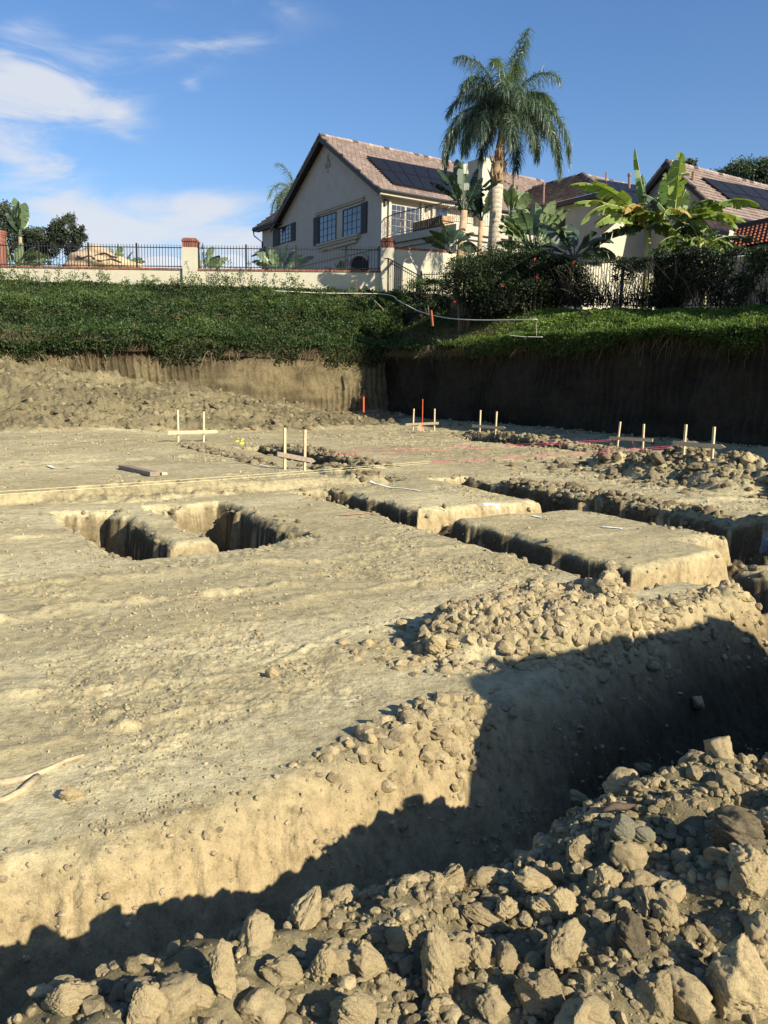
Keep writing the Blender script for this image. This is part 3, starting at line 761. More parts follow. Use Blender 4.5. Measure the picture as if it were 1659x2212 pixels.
def sprinkle(name, P, S, sub, mat, seed, colA, colB, parent=None, label=None, cat=None):
    """many small crumbs as one mesh; P points, S radii"""
    rr = np.random.default_rng(seed); K = 6
    base = [rocky(sub, seed+50*i, .8) for i in range(K)]; n = len(P)
    nv = len(base[0][0]); f = base[0][1]
    ang = rr.uniform(0, 6.28, (n, 3)); idx = rr.integers(0, K, n)
    B = np.stack([b[0] for b in base])[idx]                       # n, nv, 3
    c, s = np.cos(ang), np.sin(ang)
    def rot(B, c, s, i, j):
        B = B.copy(); bi = B[:, :, i]*c[:, None]-B[:, :, j]*s[:, None]; bj = B[:, :, i]*s[:, None]+B[:, :, j]*c[:, None]
        B[:, :, i] = bi; B[:, :, j] = bj; return B
    B = rot(B, c[:, 0], s[:, 0], 0, 1); B = rot(B, c[:, 1], s[:, 1], 1, 2)
    B = B*rr.uniform(.55, 1.3, (n, 1, 3))
    B[:, :, 2] *= .8
    V = (B*S[:, None, None]+P[:, None, :]).reshape(-1, 3)
    F = (f[None]+(np.arange(n)*nv)[:, None, None]).reshape(-1, 3)
    t = rr.uniform(0, 1, (n, 1))*.8+.2*rr.uniform(0, 1, (n, 1)); C = np.array(colA)*(1-t)+np.array(colB)*t
    C = np.repeat(np.concatenate([C, np.ones((n, 1))], 1), nv, 0)
    o = mesh_np(name, V, F, mat, False, {'Col': ('FLOAT_COLOR', C)}, parent)
    return tag(o, label, cat, kind='stuff')
def on_ground(X, Y, S, sink=.2):
    h, x = terrain(X, Y); return np.stack([X, Y, h+S*sink], 1), x
def lotpts(n, a0, a1, b0, b1, g=False, rr=RNG):
    if g: a = rr.normal((a0+a1)/2, (a1-a0)/4, n); b = rr.normal((b0+b1)/2, (b1-b0)/4, n)
    else: a = rr.uniform(a0, a1, n); b = rr.uniform(b0, b1, n)
    return a*VX+b*UX, a*VY+b*UY
# loose rubble of the piles
tanA, tanB = (.30, .24, .14), (.46, .375, .22); dkA, dkB = (.13, .105, .06), (.33, .27, .165)
X, Y = [np.concatenate(q) for q in zip(lotpts(9000, -.1, 3.6, -2.0, -.5), lotpts(4000, .9, 2.6, -1.75, -1.0))]
S = .003+.026*RNG.uniform(0, 1, len(X))**4.5; P, _ = on_ground(X, Y, S)
sprinkle('heap_rubble', P, S, 2, M['rubble'], 61, (.20, .16, .09), (.44, .355, .205), label='loose crumbly earth filling the foreground heap between the clods', cat='rubble')  # darker crumbs stand in for shade between the clods
X, Y = [np.concatenate(q) for q in zip(lotpts(6500, 2.8, 4.75, -4.35, -3.35, True), lotpts(900, 4.4, 7.2, -3.95, -3.45), lotpts(420, 1.75, 2.75, -3.2, -2.8, True), lotpts(300, 8.8, 10.4, -6, -4.6, True))]
S = .005+.060*RNG.uniform(0, 1, len(X))**4.5; P, _ = on_ground(X, Y, S, -.05)
sprinkle('pile_rubble', P, S, 2, M['rubble'], 71, tanA, tanB, label='broken earth of the low piles on the trench edge', cat='rubble')
X, Y = [np.concatenate(q) for q in zip(lotpts(2300, 11.6, 14.8, -12.2, -6.2, True), lotpts(700, 15.7, 16.9, -20.5, -14), lotpts(500, 8.9, 9.8, -10.5, -6.2), lotpts(500, 8.1, 8.8, -18, -13), lotpts(260, 6.8, 7.4, -13.4, -11.2), lotpts(420, 17.5, 19.4, -26, -11), lotpts(500, 5.9, 6.4, -18, -13.5))]
S = .02+.085*RNG.uniform(0, 1, len(X))**2.4; P, _ = on_ground(X, Y, S)
sprinkle('spoil_rubble', P, S, 2, M['rubble'], 81, dkA, dkB, label='dark broken earth of the spoil piles along the far trenches', cat='rubble')
# chunks in the slump against the back bank
X, Y = lotpts(4200, -6, 21, -30.2, -22)
h, x = terrain(X, Y); k = (x['slump'] > .04) & (RNG.uniform(0, 1, len(X)) < .35+.65*ss(fbm(X*.5, Y*.5, 2, 7), -.3, .5)); X, Y = X[k], Y[k]
S = .03+.15*RNG.uniform(0, 1, len(X))**3.2; P, _ = on_ground(X, Y, S, .05)
sprinkle('slump_rubble', P, S, 2, M['rubble'], 91, (.12, .095, .055), (.30, .245, .145), label='slumped chunks of earth at the foot of the back bank', cat='rubble')
# crumbs over the whole pad
n = 62000
th = RNG.uniform(rad(-33), rad(33), n); r = np.exp(RNG.uniform(math.log(2.7), math.log(30), n))
X, Y = r*np.sin(th), r*np.cos(th); h, x = terrain(X, Y)
a, b = x['a'], x['b']
dens = .06+.94*ss(x['crumb'], .25, .9)*ss(fbm(a*3, b*3, 3, 77), -.45, .4)
for (ga, gb, gr, w) in [(1.1, -3.4, .35, 1), (.8, -3.0, .3, 1), (1.9, -5.6, .7, .9), (1.2, -5.3, .7, .8), (.9, -3.9, .4, .9), (2.9, -4.9, .5, .6), (1.6, -7.4, .8, .7), (2.6, -6.6, .8, .6)]:
    dens = np.maximum(dens, w*np.exp(-((a-ga)**2+(b-gb)**2)/gr**2))
k = (RNG.uniform(0, 1, n) < dens) & (x['dig'] < .05) & (x['q'] < .35)
X, Y, r = X[k], Y[k], r[k]
S = (.0022+.0085*RNG.uniform(0, 1, len(X))**3.5)*(.55+.22*r); P, _ = on_ground(X, Y, S, .25)
sprinkle('soil_crumbs', P, S, 1, M['crumb'], 95, (.32, .26, .155), (.50, .42, .26), label='small loose crumbs of soil strewn over the graded pad', cat='soil crumbs')
# clods along the trench lips and in the pits
pts = []
for (a0, a1, b0, b1, d) in PITS:
    k = int(90*((a1-a0)+(b1-b0))/2); k = min(k, 420)
    e_ = RNG.uniform(0, 1, k); side_ = RNG.integers(0, 4, k); j_ = RNG.normal(.0, .09, k)
    A_ = np.where(side_ == 0, a0+j_, np.where(side_ == 1, a1+j_, a0+(a1-a0)*e_)); B_ = np.where(side_ == 2, b0+j_, np.where(side_ == 3, b1+j_, b0+(b1-b0)*e_))
    m_k = (side_ > 1) & (RNG.uniform(0, 1, k) > .35); A_ = A_[~m_k]; B_ = B_[~m_k]; pts.append(np.stack([A_*VX+B_*UX, A_*VY+B_*UY], 1))
pts = np.concatenate(pts); S = .012+.055*RNG.uniform(0, 1, len(pts))**2.6; P, _ = on_ground(pts[:, 0], pts[:, 1], S, .15)
sprinkle('lip_rubble', P, S, 2, M['rubble'], 93, (.15, .12, .07), (.36, .30, .175), label='crumbling lumps of earth along the edges of the footing trenches', cat='rubble')
# crumbs lying on the trench wall and floor
X, Y = lotpts(2600, -.4, 5.5, -3.0, -1.9); S = .004+.02*RNG.uniform(0, 1, len(X))**3; P, _ = on_ground(X, Y, S)
sprinkle('trench_crumbs', P, S, 1, M['crumb'], 97, (.28, .23, .145), (.5, .41, .26), label='crumbs of earth fallen into the front trench', cat='soil crumbs')

# ------------------------------------------------------------------ batter boards, stakes, strings
BOARDS = [  # left stake base, right stake base, tops, board ends (left, right), pointed end side, label
 ((385, 955), (440, 955), (384, 885), (440, 889), (360, 935), (468, 932), 1, 'pale batter board of two stakes standing alone at the left of the pit'),
 ((615, 1014), (658, 1017), (615, 924), (659, 928), (596, 980), (679, 996), 1, 'batter board with a sloping dark crosspiece beside the middle trench'),
 ((892, 930), (938, 930), (894, 883), (939, 883), (877, 917), (948, 914), 0, 'small far batter board in front of the bank corner'),
 ((1036, 935), (1070, 941), (1038, 886), (1073, 889), (1022, 920), (1094, 925), 1, 'far batter board with its left stake in front of the dark bank'),
 ((1333, 969), (1388, 976), (1340, 911), (1391, 916), (1318, 946), (1412, 951), 0, 'batter board with pink strings tied on, left of the right pair'),
 ((1476, 984), (1538, 992), (1482, 917), (1543, 922), (1458, 957), (1570, 966), 1, 'rightmost batter board with pink strings looped on its crosspiece'),
]
TIE = {}
for (b1, b2, t1, t2, e1, e2, tip, lab) in BOARDS:
    g1 = pick(*b1); g2 = pick(*b2)
    if b1[0] > 1300:
        a1_ = g1[0]*VX+g1[1]*VY; bb_ = on_a(b2[0], b2[1], a1_)[0]; q_ = W(a1_, bb_); g2 = np.array([q_[0], q_[1], tz(q_[0], q_[1])])
    mid = (g1+g2)/2
    T = thing('batter_board', lab, 'batter board', mid, 'batter boards set out round the trenches')
    tops = []
    for g, t in ((g1, t1), (g2, t2)):
        tp = at(t[0], t[1], g[1]); tops.append(tp)
        m_ = MB(); dn = g-(tp-g)*.25
        m_.bar(dn, tp, .042, .042, up=(VX, VY, 0)); m_.build('stake', M['wood'], T, bevel=.003)
    front = .034
    u = (g2-g1)/np.linalg.norm(g2-g1); nrm = np.array([u[1], -u[0], 0]); 
    if nrm[1] > 0: nrm = -nrm
    f1 = (e1[0]-b1[0])/(b2[0]-b1[0]); f2 = (e2[0]-b1[0])/(b2[0]-b1[0])
    q1 = g1+(g2-g1)*f1; q2 = g1+(g2-g1)*f2
    p1 = at(e1[0], e1[1], q1[1])+nrm*front; p2 = at(e2[0], e2[1], q2[1])+nrm*front
    m_ = MB(); L = np.linalg.norm(p2-p1); dd = (p2-p1)/L; w2 = .042; th_ = .01
    zz = np.array([0, 0, 1.])
    tipL = .09
    ends = [(p1, p2-dd*tipL if tip else p2)]
    A_, B_ = ends[0]
    m_.hexa([A_-zz*w2-nrm*th_, B_-zz*w2-nrm*th_, B_-zz*w2+nrm*th_, A_-zz*w2+nrm*th_, A_+zz*w2-nrm*th_, B_+zz*w2-nrm*th_, B_+zz*w2+nrm*th_, A_+zz*w2+nrm*th_])
    if tip:
        m_.add([B_-zz*w2-nrm*th_, B_-zz*w2+nrm*th_, B_+zz*w2-nrm*th_, B_+zz*w2+nrm*th_, p2-nrm*th_, p2+nrm*th_], [(0, 4, 2), (1, 3, 5), (0, 1, 5, 4), (2, 4, 5, 3)])
    bo = m_.build('crosspiece', M['woodold'] if lab.startswith('batter board with a sloping') else M['wood'], T)
    TIE[lab[:6]+str(int(b1[0]))] = (p1, p2, nrm)
def string(pts, mat, label, name='string_line', r=.0045):
    m_ = MB(); m_.tube([tuple(p) for p in pts], r, 5); o = m_.build(name, mat); tag(o, label, 'string'); return o
def sag(p, q, n=10, s=.02):
    p = np.array(p); q = np.array(q); return [p+(q-p)*t-np.array([0, 0, s*4*t*(1-t)]) for t in np.linspace(0, 1, n)]
def above(x, y, dz):
    g = pick(x, y); 
    for _ in range(3):
        d = ray(x, y); t = (g[2]+dz-CH)/d[2]; P_ = CAM+d*t; g = np.array([P_[0], P_[1], tz(P_[0], P_[1])])
    return P_
pR6 = at(1500, 959, TIE['rightm1476'][0][1]+.0); pR5 = at(1350, 948, TIE['batter1333'][0][1])
pm = above(930, 996, .25); pl1 = above(-60, 1065, .25)
string(sag(pR6, pm), M['string_p'], 'pink string running left from the rightmost batter board', r=.002)
string(sag(pR6+np.array([.02, 0, -.03]), above(930, 1000, .24)), M['string_p'], 'lower pink string beside the one from the rightmost batter board', r=.002)
pn = above(760, 973, .2)
string(sag(pR5, pn), M['string_p'], 'pink string from the left board of the right pair, farther back', r=.002)
string(sag(pR5+np.array([.0, 0, -.03]), above(700, 984, .2)), M['string_p'], 'second far pink string just below the first far one', r=.002)
string(sag(pm, pl1), M['string_y'], 'upper cream string crossing the left half of the pad', r=.002)
string(sag(above(930, 1000, .24), above(-60, 1072, .24)), M['string_y'], 'lower cream string crossing the left half of the pad', r=.002)
for (x, y0, w_, lab) in [(1370, 950, 5, 'loose pink string end hanging under the crosspiece of the left right-hand board'), (1420-0+85, 958, 8, 'pink string loop hanging under the rightmost crosspiece'), (1525, 962, 4, 'pink string tail hanging beside the loop on the rightmost crosspiece')]:
    Yd = (TIE['batter1333'][0][1] if x < 1400 else TIE['rightm1476'][0][1])
    pts = [at(x-w_, y0, Yd-.05), at(x-w_*.6, y0+9, Yd-.05), at(x, y0+13, Yd-.05), at(x+w_*.5, y0+9, Yd-.05), at(x+w_*.6, y0+(1 if w_ > 6 else 8), Yd-.05)]
    string(pts, M['string_p'], lab, 'string_end', .005)
def stake(x, y0, y1, Y, mat, label, w=.045):
    p = at(x[0], y1, Y); q = at(x[1], y0, Y); m_ = MB(); d = (p-q); m_.bar(tuple(p+d*.15), tuple(q), w, w*.7); o = m_.build('survey_stake', mat, bevel=.003); tag(o, label, 'stake'); return o
g = pick(912, 926); stake((912, 913), 862, 925, g[1], M['orange'], 'tall thin orange stake behind the small far batter board', .035)
stake((785, 785), 857, 886, 33.5, M['orange'], 'short orange stake at the foot of the grooved bank', .08)
# plank, lime marks, ribbon
def ground_poly(name, pts, dz, mat, label, cat, width=None):
    m_ = MB(); vs = []
    P_ = [pick(*q) for q in pts]
    N = 10; path = []
    for i in range(len(P_)-1):
        for t in np.linspace(0, 1, N, endpoint=False): path.append(P_[i]+(P_[i+1]-P_[i])*t)
    path.append(P_[-1])
    for i, p in enumerate(path):
        t = path[min(i+1, len(path)-1)]-path[max(i-1, 0)]; t[2] = 0; t /= np.linalg.norm(t); s = np.array([-t[1], t[0], 0])
        ww = width*(.6+.5*random.random())
        for sg in (-1, 1):
            q = p+s*sg*ww/2; vs.append((q[0], q[1], tz(q[0], q[1])+dz))
    m_.add(vs, [(2*i, 2*i+1, 2*i+3, 2*i+2) for i in range(len(path)-1)])
    o = m_.build(name, mat, smooth=True); tag(o, label, cat); return o
ground_poly('lime_mark', [(800, 1043), (908, 1062)], .012, M['lime'], 'long white lime line on the block of earth between trenches', 'marking', .05)
ground_poly('lime_mark', [(1045, 1093), (1082, 1101)], .012, M['lime'], 'short white lime dash beside the cross trench', 'marking', .06)
ground_poly('lime_mark', [(1300, 1140), (1345, 1144)], .012, M['lime'], 'white lime dash on the near block of earth', 'marking', .06)
ground_poly('lime_mark', [(1150, 1116), (1172, 1120)], .012, M['lime'], 'tiny white lime dot on the near block of earth', 'marking', .05)
ground_poly('lime_mark', [(105, 1008), (120, 1013), (165, 1011)], .02, M['lime'], 'thin bent white strip lying on the pad at far left', 'marking', .07)
ground_poly('lime_mark', [(500, 992), (590, 1010)], .012, M['lime'], 'white lime line left of the middle batter board', 'marking', .045)
ground_poly('paint_mark', [(735, 1115), (800, 1110)], .012, M['pink'], 'faint pink paint line near the left footing trench', 'marking', .05)
def plank(p1, p2, w, t, mat, label, name='plank'):
    m_ = MB(); a_ = pick(*p1); b_ = pick(*p2); a_[2] += t*.6; b_[2] += t*.6; m_.bar(tuple(a_), tuple(b_), w, t); o = m_.build(name, mat, bevel=.004); tag(o, label, 'board'); return o
plank((266, 1014), (335, 1030), .16, .07, M['woodold'], 'weathered board with a dark shaded face lying on the left of the pad')
plank((290, 1013), (356, 1027), .09, .04, M['wood'], 'pale board lying half behind the weathered one')
# ribbon on a clod
m_ = MB(); g = pick(516, 966)
for i in range(4):
    q = g+np.array([random.uniform(-.1, .1), random.uniform(-.05, .05), .03+.035*i]); u_ = Vector((random.uniform(.4, 1), random.uniform(-.3, .3), random.uniform(.2, .9))).normalized()*.08; w_ = Vector((-.3, -.2, .5)).normalized()*.035
    q = Vector(q); m_.add([q, q+u_, q+u_+w_, q+w_], [(0, 1, 2, 3)])
tag(m_.build('flagging_tape', M['yellow']), 'crumpled bright yellow flagging tape at the start of the middle trench', 'tape')
m_ = MB(); g = pick(904, 935); 
for i in range(3):
    q = Vector(g)+Vector((random.uniform(-.1, .1), 0, .04+.05*i)); m_.add([q, q+Vector((.13, .02, .05)), q+Vector((.10, .02, .12)), q+Vector((-.02, 0, .08))], [(0, 1, 2, 3)])
tag(m_.build('flagging_tape', M['pink']), 'crumpled pink flagging tape between the stakes of the small far board', 'tape')
# dry roots at the left, bark on the heap
def root(pts, r0, r1, label, name='dry_root', mat=None, br=0):
    P_ = [pick(x, y)+np.array([0, 0, r0*.6]) for x, y in pts]
    m_ = MB(); n_ = len(P_); m_.tube([tuple(p) for p in P_], [r0+(r1-r0)*i/(n_-1) for i in range(n_)], 7)
    o = m_.build(name, mat or M['root'], smooth=True); tag(o, label, 'root'); return o
M['root'] = simple('dry_root_bark', (.42, .335, .205), .85, .25, 30, .6, 60, .01)
root([(182, 1634), (140, 1648), (100, 1668), (60, 1682), (25, 1690), (-30, 1700)], .008, .020, 'long pale dry root lying at the lower left of the pad')
root([(82, 1684), (62, 1700), (45, 1716), (10, 1732), (-30, 1742)], .017, .013, 'shorter thick dry root below the long one')
root([(150, 1640), (120, 1662), (84, 1672)], .005, .003, 'thin branch of dry root beside the long one')
mb = MB()
pa = onz(1306, 1700, .50); pb = onz(1372, 1745, .40); pa[2] = max(tz(pa[0], pa[1])+.05, .42); pb[2] = tz(pb[0], pb[1])+.02
mb.tube([tuple(pa), tuple((pa*2+pb)/3+np.array([0, 0, .01])), tuple((pa+2*pb)/3), tuple(pb)], [.006, .013, .012, .004], 6)
tag(mb.build('bark_piece', M['bark2'], smooth=True), 'strip of dark bark sticking up at the peak of the foreground heap', 'bark')
# ------------------------------------------------------------------ leaves
def leaf_cloud(name, P, L, mat, aspect=.5, N=None, tilt=.9, tint=None, seed=1, parent=None, axis=None):
    rr = np.random.default_rng(seed); n = len(P); L = np.broadcast_to(L, (n,))
    d = rr.normal(size=(n, 3))
    if axis is not None: d = d*tilt+np.asarray(axis)
    elif N is not None: d = d*tilt+N*.5
    d /= np.linalg.norm(d, axis=1)[:, None]
    s = np.cross(d, rr.normal(size=(n, 3))); s /= np.linalg.norm(s, axis=1)[:, None]+1e-9
    w = (L*aspect*.5)[:, None]*s; d = d*L[:, None]
    up = np.cross(s, d/L[:, None])*(L*.12)[:, None]
    V = np.stack([P, P+d*.45+w+up, P+d, P+d*.45-w+up], 1).reshape(-1, 3)
    F = np.arange(n*4).reshape(-1, 4)
    t = rr.uniform(.15, .85, n) if tint is None else np.clip(tint+rr.normal(0, .14, n), 0, 1)
    return mesh_np(name, V, F, mat, False, {'tint': ('FLOAT', np.repeat(t, 4))}, parent)

def strands(name, P, D, L, mat, seed, wd=.012, tint=.5, parent=None):
    """thin bending straws / roots: P start, D direction, L length"""
    rr = np.random.default_rng(seed); n = len(P); L = np.broadcast_to(L, (n,)); D = D/np.linalg.norm(D, axis=1)[:, None]
    s = np.cross(D, np.array([rr.normal(), -1, rr.normal()*.3])); s /= np.linalg.norm(s, axis=1)[:, None]+1e-9
    K = 5; vs = []; cur = P.copy(); d = D.copy()
    for i in range(K):
        ww = wd*(1-.7*i/(K-1)); vs += [cur-s*ww/2, cur+s*ww/2]
        d = d+rr.normal(0, .28, (n, 3))+np.array([0, 0, -.16]); d /= np.linalg.norm(d, axis=1)[:, None]; cur = cur+d*(L/(K-1))[:, None]
    V = np.stack(vs, 1).reshape(-1, 3); b = (np.arange(n)*2*K)[:, None, None]
    q = np.array([[2*i, 2*i+1, 2*i+3, 2*i+2] for i in range(K-1)])[None]
    F = (b+q).reshape(-1, 4); t = np.repeat(np.clip(tint+rr.normal(0, .2, n), 0, 1), 2*K)
    o = mesh_np(name, V, F, mat, False, {'tint': ('FLOAT', t)}, parent); return o
# ground cover on the back slope ------------------------------------------------
def slope_points(n, seed, left=True):
    rr = np.random.default_rng(seed)
    if left:
        s = rr.uniform(-13, 20.4, n); u = rr.uniform(-.05, 1.0, n)
        X0 = s*VX+BL*UX; Y0 = s*VY+BL*UY; X = X0; Y = Y0+(WALLY-.3-Y0)*u
    else:
        b = rr.uniform(-30, 3, n); a = rr.uniform(AR-.25, FENA-.1, n); X = a*VX+b*UX; Y = a*VY+b*UY
        s, u = b, (a-AR)/(FENA-AR)
    return X, Y, s, u
X, Y, s, u = slope_points(230000, 5)
Z = hill(X, Y); bump = fbm(X*.55, Z*1.3+Y*.3, 4, 501); fine_ = fbm(X*2.2, Y*1.2+Z*2, 3, 503)
thick = (.50+.50*bump+.2*fine_)*(1-.85*ss(u, .45, .95))
edge = ss(u, -.08, -.02+.03*vn(s*.7, s*0, 9))
dep = RNG.uniform(0, 1, len(X))**.45
up_ = thick*dep*edge
# bare, brown gap near the bank corner
bare = ss(fbm(X*.8, Y*.8, 2, 509), .0, .3)*ss(AB(X, Y)[0], 18.5, 19.8)
keep = (u > -.035-.03*vn(s*1.3, s*0+3, 11)) & (RNG.uniform(0, 1, len(X)) > bare*.85) & (X > -27)
lip = np.clip(.07-u, 0, .12)/.12*RNG.uniform(0, 1, len(X))**.7*(.15+.85*ss(fbm(s*.8, s*0, 3, 15), -.45, .5))
P = np.stack([X, Y-up_*.55-lip*.25, Z+up_*.9-lip*.75], 1)[keep]
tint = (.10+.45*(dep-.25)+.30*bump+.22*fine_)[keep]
# ragged fringe hanging over the lip of the back bank
nl = 26000; sl_ = RNG.uniform(-13, 19.9, nl); dn = RNG.uniform(0, 1, nl); fr_ = .12+.95*ss(fbm(sl_*.7, sl_*0, 4, 517, .6), -.45, .75)
kp = RNG.uniform(0, 1, nl) > .15+.5*dn; sl_, dn, fr_ = sl_[kp], dn[kp], fr_[kp]
Pl = np.stack([sl_*VX+(BL+.12)*UX, sl_*VY+(BL+.12)*UY-RNG.uniform(.0, .45, len(sl_))*(1-dn*.4), hill(sl_*VX+(BL-.1)*UX, sl_*VY+(BL-.1)*UY)+.30-dn*fr_*1.05], 1)
nc = 26000; ac = RNG.uniform(19.0, FENA-.2, nc); bc = RNG.uniform(-33.2, -24.5, nc); kp = (fbm(ac*.9, bc*.9, 3, 525) > .05+.5*(ss(bc, -29, -25)-.5)); ac, bc = ac[kp], bc[kp]
Xc, Yc = ac*VX+bc*UX, ac*VY+bc*UY; dc = RNG.uniform(0, 1, len(ac)); Zc = hill(Xc, Yc)+dc*(.22+.3*np.clip(fbm(ac*1.3, bc*1.3, 3, 527), -.5, 1))
P = np.concatenate([P, np.stack([Xc, Yc, Zc], 1)]); tint = np.concatenate([tint, .10+.45*dc])
P = np.concatenate([P, Pl]); tint = np.concatenate([tint, .42-.35*dn+.2*fbm(sl_*2, dn*3, 2, 519)])
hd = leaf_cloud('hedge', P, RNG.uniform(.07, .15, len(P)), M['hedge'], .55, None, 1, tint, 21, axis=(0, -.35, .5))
tag(hd, 'dense dark green ground cover on the slope below the cream wall', 'ground cover', kind='stuff')
n = 3600; s = RNG.uniform(-12, 20, n); u = RNG.uniform(0, .95, n); X = s*VX+BL*UX; Y = s*VY+BL*UY; Y = Y+(WALLY-.3-Y)*u
kk = fbm(X*.5, Y*1.2, 3, 515) > .05; X, Y, u = X[kk], Y[kk], u[kk]
Ps = np.stack([X, Y-.2, hill(X, Y)+(.25+.30*fbm(X*.55, Y*.3, 2, 501))*(1-.8*u)+.1], 1); Ds = RNG.normal(0, .7, (len(X), 3))+np.array([0, -.3, .4])
o = strands('dead_stems', Ps, Ds, RNG.uniform(.15, .5, len(X)), M['thatch'], 46, .018, .5); o.parent = hd; tag(o, kind='stuff')
# sprigs standing up against the wall
nS = 210; xs = RNG.uniform(-21, .6, nS); hS = (.25+.75*RNG.uniform(0, 1, nS)**2)*(.45+.75*ss(fbm(xs*.35, xs*0, 2, 3), -.3, .5))*(1-.55*ss(xs, -6, 1))
pts = []; 
for x_, h_ in zip(xs, hS):
    y_ = WALLY-RNG.uniform(.35, 1.4); z_ = hz(x_, y_)+.15
    k_ = int(14+36*h_); t_ = RNG.uniform(.1, 1, k_)
    pts.append(np.stack([x_+RNG.normal(0, .07, k_)+t_*RNG.normal(0, .15), np.full(k_, y_)+RNG.normal(0, .05, k_), z_+t_*h_*1.25], 1))
pts = np.concatenate(pts)
o = leaf_cloud('shoots', pts, .10, M['hedge'], .5, None, 1, np.full(len(pts), .6), 22, parent=None, axis=(0, 0, .6)); o.parent = hd; tag(o, kind='stuff')
k = RNG.choice(len(P), 130); q = P[k]+np.array([0, -.12, .08])
cl = fbm(q[:, 0]*.5, q[:, 2]*2, 2, 99) > -.15; q = q[cl]
q = np.repeat(q, 4, 0)+RNG.normal(0, .03, (len(q)*4, 3))
o = leaf_cloud('blossoms', q, .055, M['blossom'], .6, seed=23); o.parent = hd; tag(o, kind='stuff')

# bright hedge on the side bank
X, Y, s, u = slope_points(230000, 6, False)
w_ = ss(s, -27, -20.5)                                   # fades to thatch towards the corner
Z = hill(X, Y); bump = fbm(s*.8, Z*1.5+u*2, 4, 511); thick = (.30+.25*bump)*(1-.6*ss(u, .75, 1))*(.35+.65*w_)
dep = RNG.uniform(0, 1, len(X))**.5; up_ = thick*dep
keep = RNG.uniform(0, 1, len(X)) < (.04+.96*w_)*(1-.85*ss(u, .88, 1.0))
a_, b_ = AB(X, Y); ov = np.clip(.28-u, 0, .28)/.28       # hangs over the edge
hang = ov*(.05+.8*ss(fbm(s*.6, s*0, 4, 13), -.3, .7))*RNG.uniform(0, 1, len(X))**.8
P = np.stack([X-ov*.30*VX, Y-ov*.30*VY, Z+up_*.95-hang*.75], 1)[keep]
tint = (.25+.55*(dep-.3)+.28*bump-.35*ov*RNG.uniform(0, 1, len(X)))[keep]
nl = 60000; sb = RNG.uniform(-28, 3, nl); dn = RNG.uniform(0, 1, nl); fr_ = .18+1.0*ss(fbm(sb*.8, sb*0, 4, 521, .6), -.35, .8)
kp = (RNG.uniform(0, 1, nl) > .15+.55*dn) & (RNG.uniform(0, 1, nl) < ss(sb, -27, -20)); sb, dn, fr_ = sb[kp], dn[kp], fr_[kp]; oa = AR-.05-RNG.uniform(0, .42, len(sb))*(1-.4*dn)
Pl = np.stack([oa*VX+sb*UX, oa*VY+sb*UY, topz_right(sb)+.30-dn*fr_*.95], 1)
P = np.concatenate([P, Pl]); tint = np.concatenate([tint, .45-.4*dn+.2*fbm(sb*2, dn*3, 2, 523)])
hv = leaf_cloud('hedge', P, RNG.uniform(.05, .10, len(P)), M['ivy'], .6, None, 1, tint, 31, axis=(-.3, -.3, .5))
tag(hv, 'bright green hedge trailing over the top of the dark bank', 'ground cover', kind='stuff')
# dry thatch where the hedge gives way, on both bank edges
n = 26000; b = RNG.uniform(-30.3, -19.5, n); a = RNG.uniform(AR-.3, FENA-.6, n); X = a*VX+b*UX; Y = a*VY+b*UY
kk = RNG.uniform(0, 1, n) < (1-ss(b, -24, -20))*(.25+.75*(1-ss(a, AR+.6, AR+2.4)))
X, Y, a, b = X[kk], Y[kk], a[kk], b[kk]; ov = np.clip(AR+.25-a, 0, .5)
P = np.stack([X, Y, hill(X, Y)+.10*RNG.uniform(0, 1, len(X))-ov*.6+.05], 1); D = RNG.normal(0, .6, (len(X), 3))+np.array([-.35, -.35, .15])
th = strands('dry_thatch', P, D, RNG.uniform(.12, .35, len(X)), M['thatch'], 41, .016, .45)
tag(th, 'dry brown thatch and dead stems at the corner of the bank', 'dry grass', kind='stuff')
n = 7000; s = RNG.uniform(-12, 19.8, n); X = s*VX+(BL+.05)*UX; Y = s*VY+(BL+.05)*UY
P = np.stack([X, Y-RNG.uniform(0, .25, n), hill(X, Y)-RNG.uniform(-.15, .35, n)], 1); D = RNG.normal(0, .6, (n, 3))+np.array([0, -.5, -.35])
o = strands('thatch', P, D, RNG.uniform(.1, .4, n), M['thatch'], 42, .018, .25); tag(o, 'dry stems and roots matted along the lip of the back bank', 'dry grass', kind='stuff')
# roots hanging down the two bank faces
n = 700; b = RNG.uniform(-30, -9, n); P = np.stack([(AR-.12)*VX+b*UX, (AR-.12)*VY+b*UY, topz_right(b)+RNG.uniform(-.1, .2, n)], 1)-np.outer(np.ones(n), [.18*VX, .18*VY, 0])
D = RNG.normal(0, .3, (n, 3))+np.array([-.25, -.15, -1]); L = .15+.8*RNG.uniform(0, 1, n)**3
o = strands('hanging_roots', P, D, L, M['thatch'], 43, .016, .4); tag(o, 'pale roots hanging down the face of the dark bank', 'roots', kind='stuff')
n = 260; s = RNG.uniform(-10, 19.5, n); P = np.stack([s*VX+(BL+.15)*UX, s*VY+(BL+.15)*UY, topz_left(s)-RNG.uniform(0, .35, n)], 1)
D = RNG.normal(0, .5, (n, 3))+np.array([.3, -.5, -.6]); L = .2+.9*RNG.uniform(0, 1, n)**2
o = strands('exposed_roots', P, D, L, M['thatch'], 44, .026, .55); tag(o, 'broken roots sticking out of the top of the sunlit back bank', 'roots', kind='stuff')

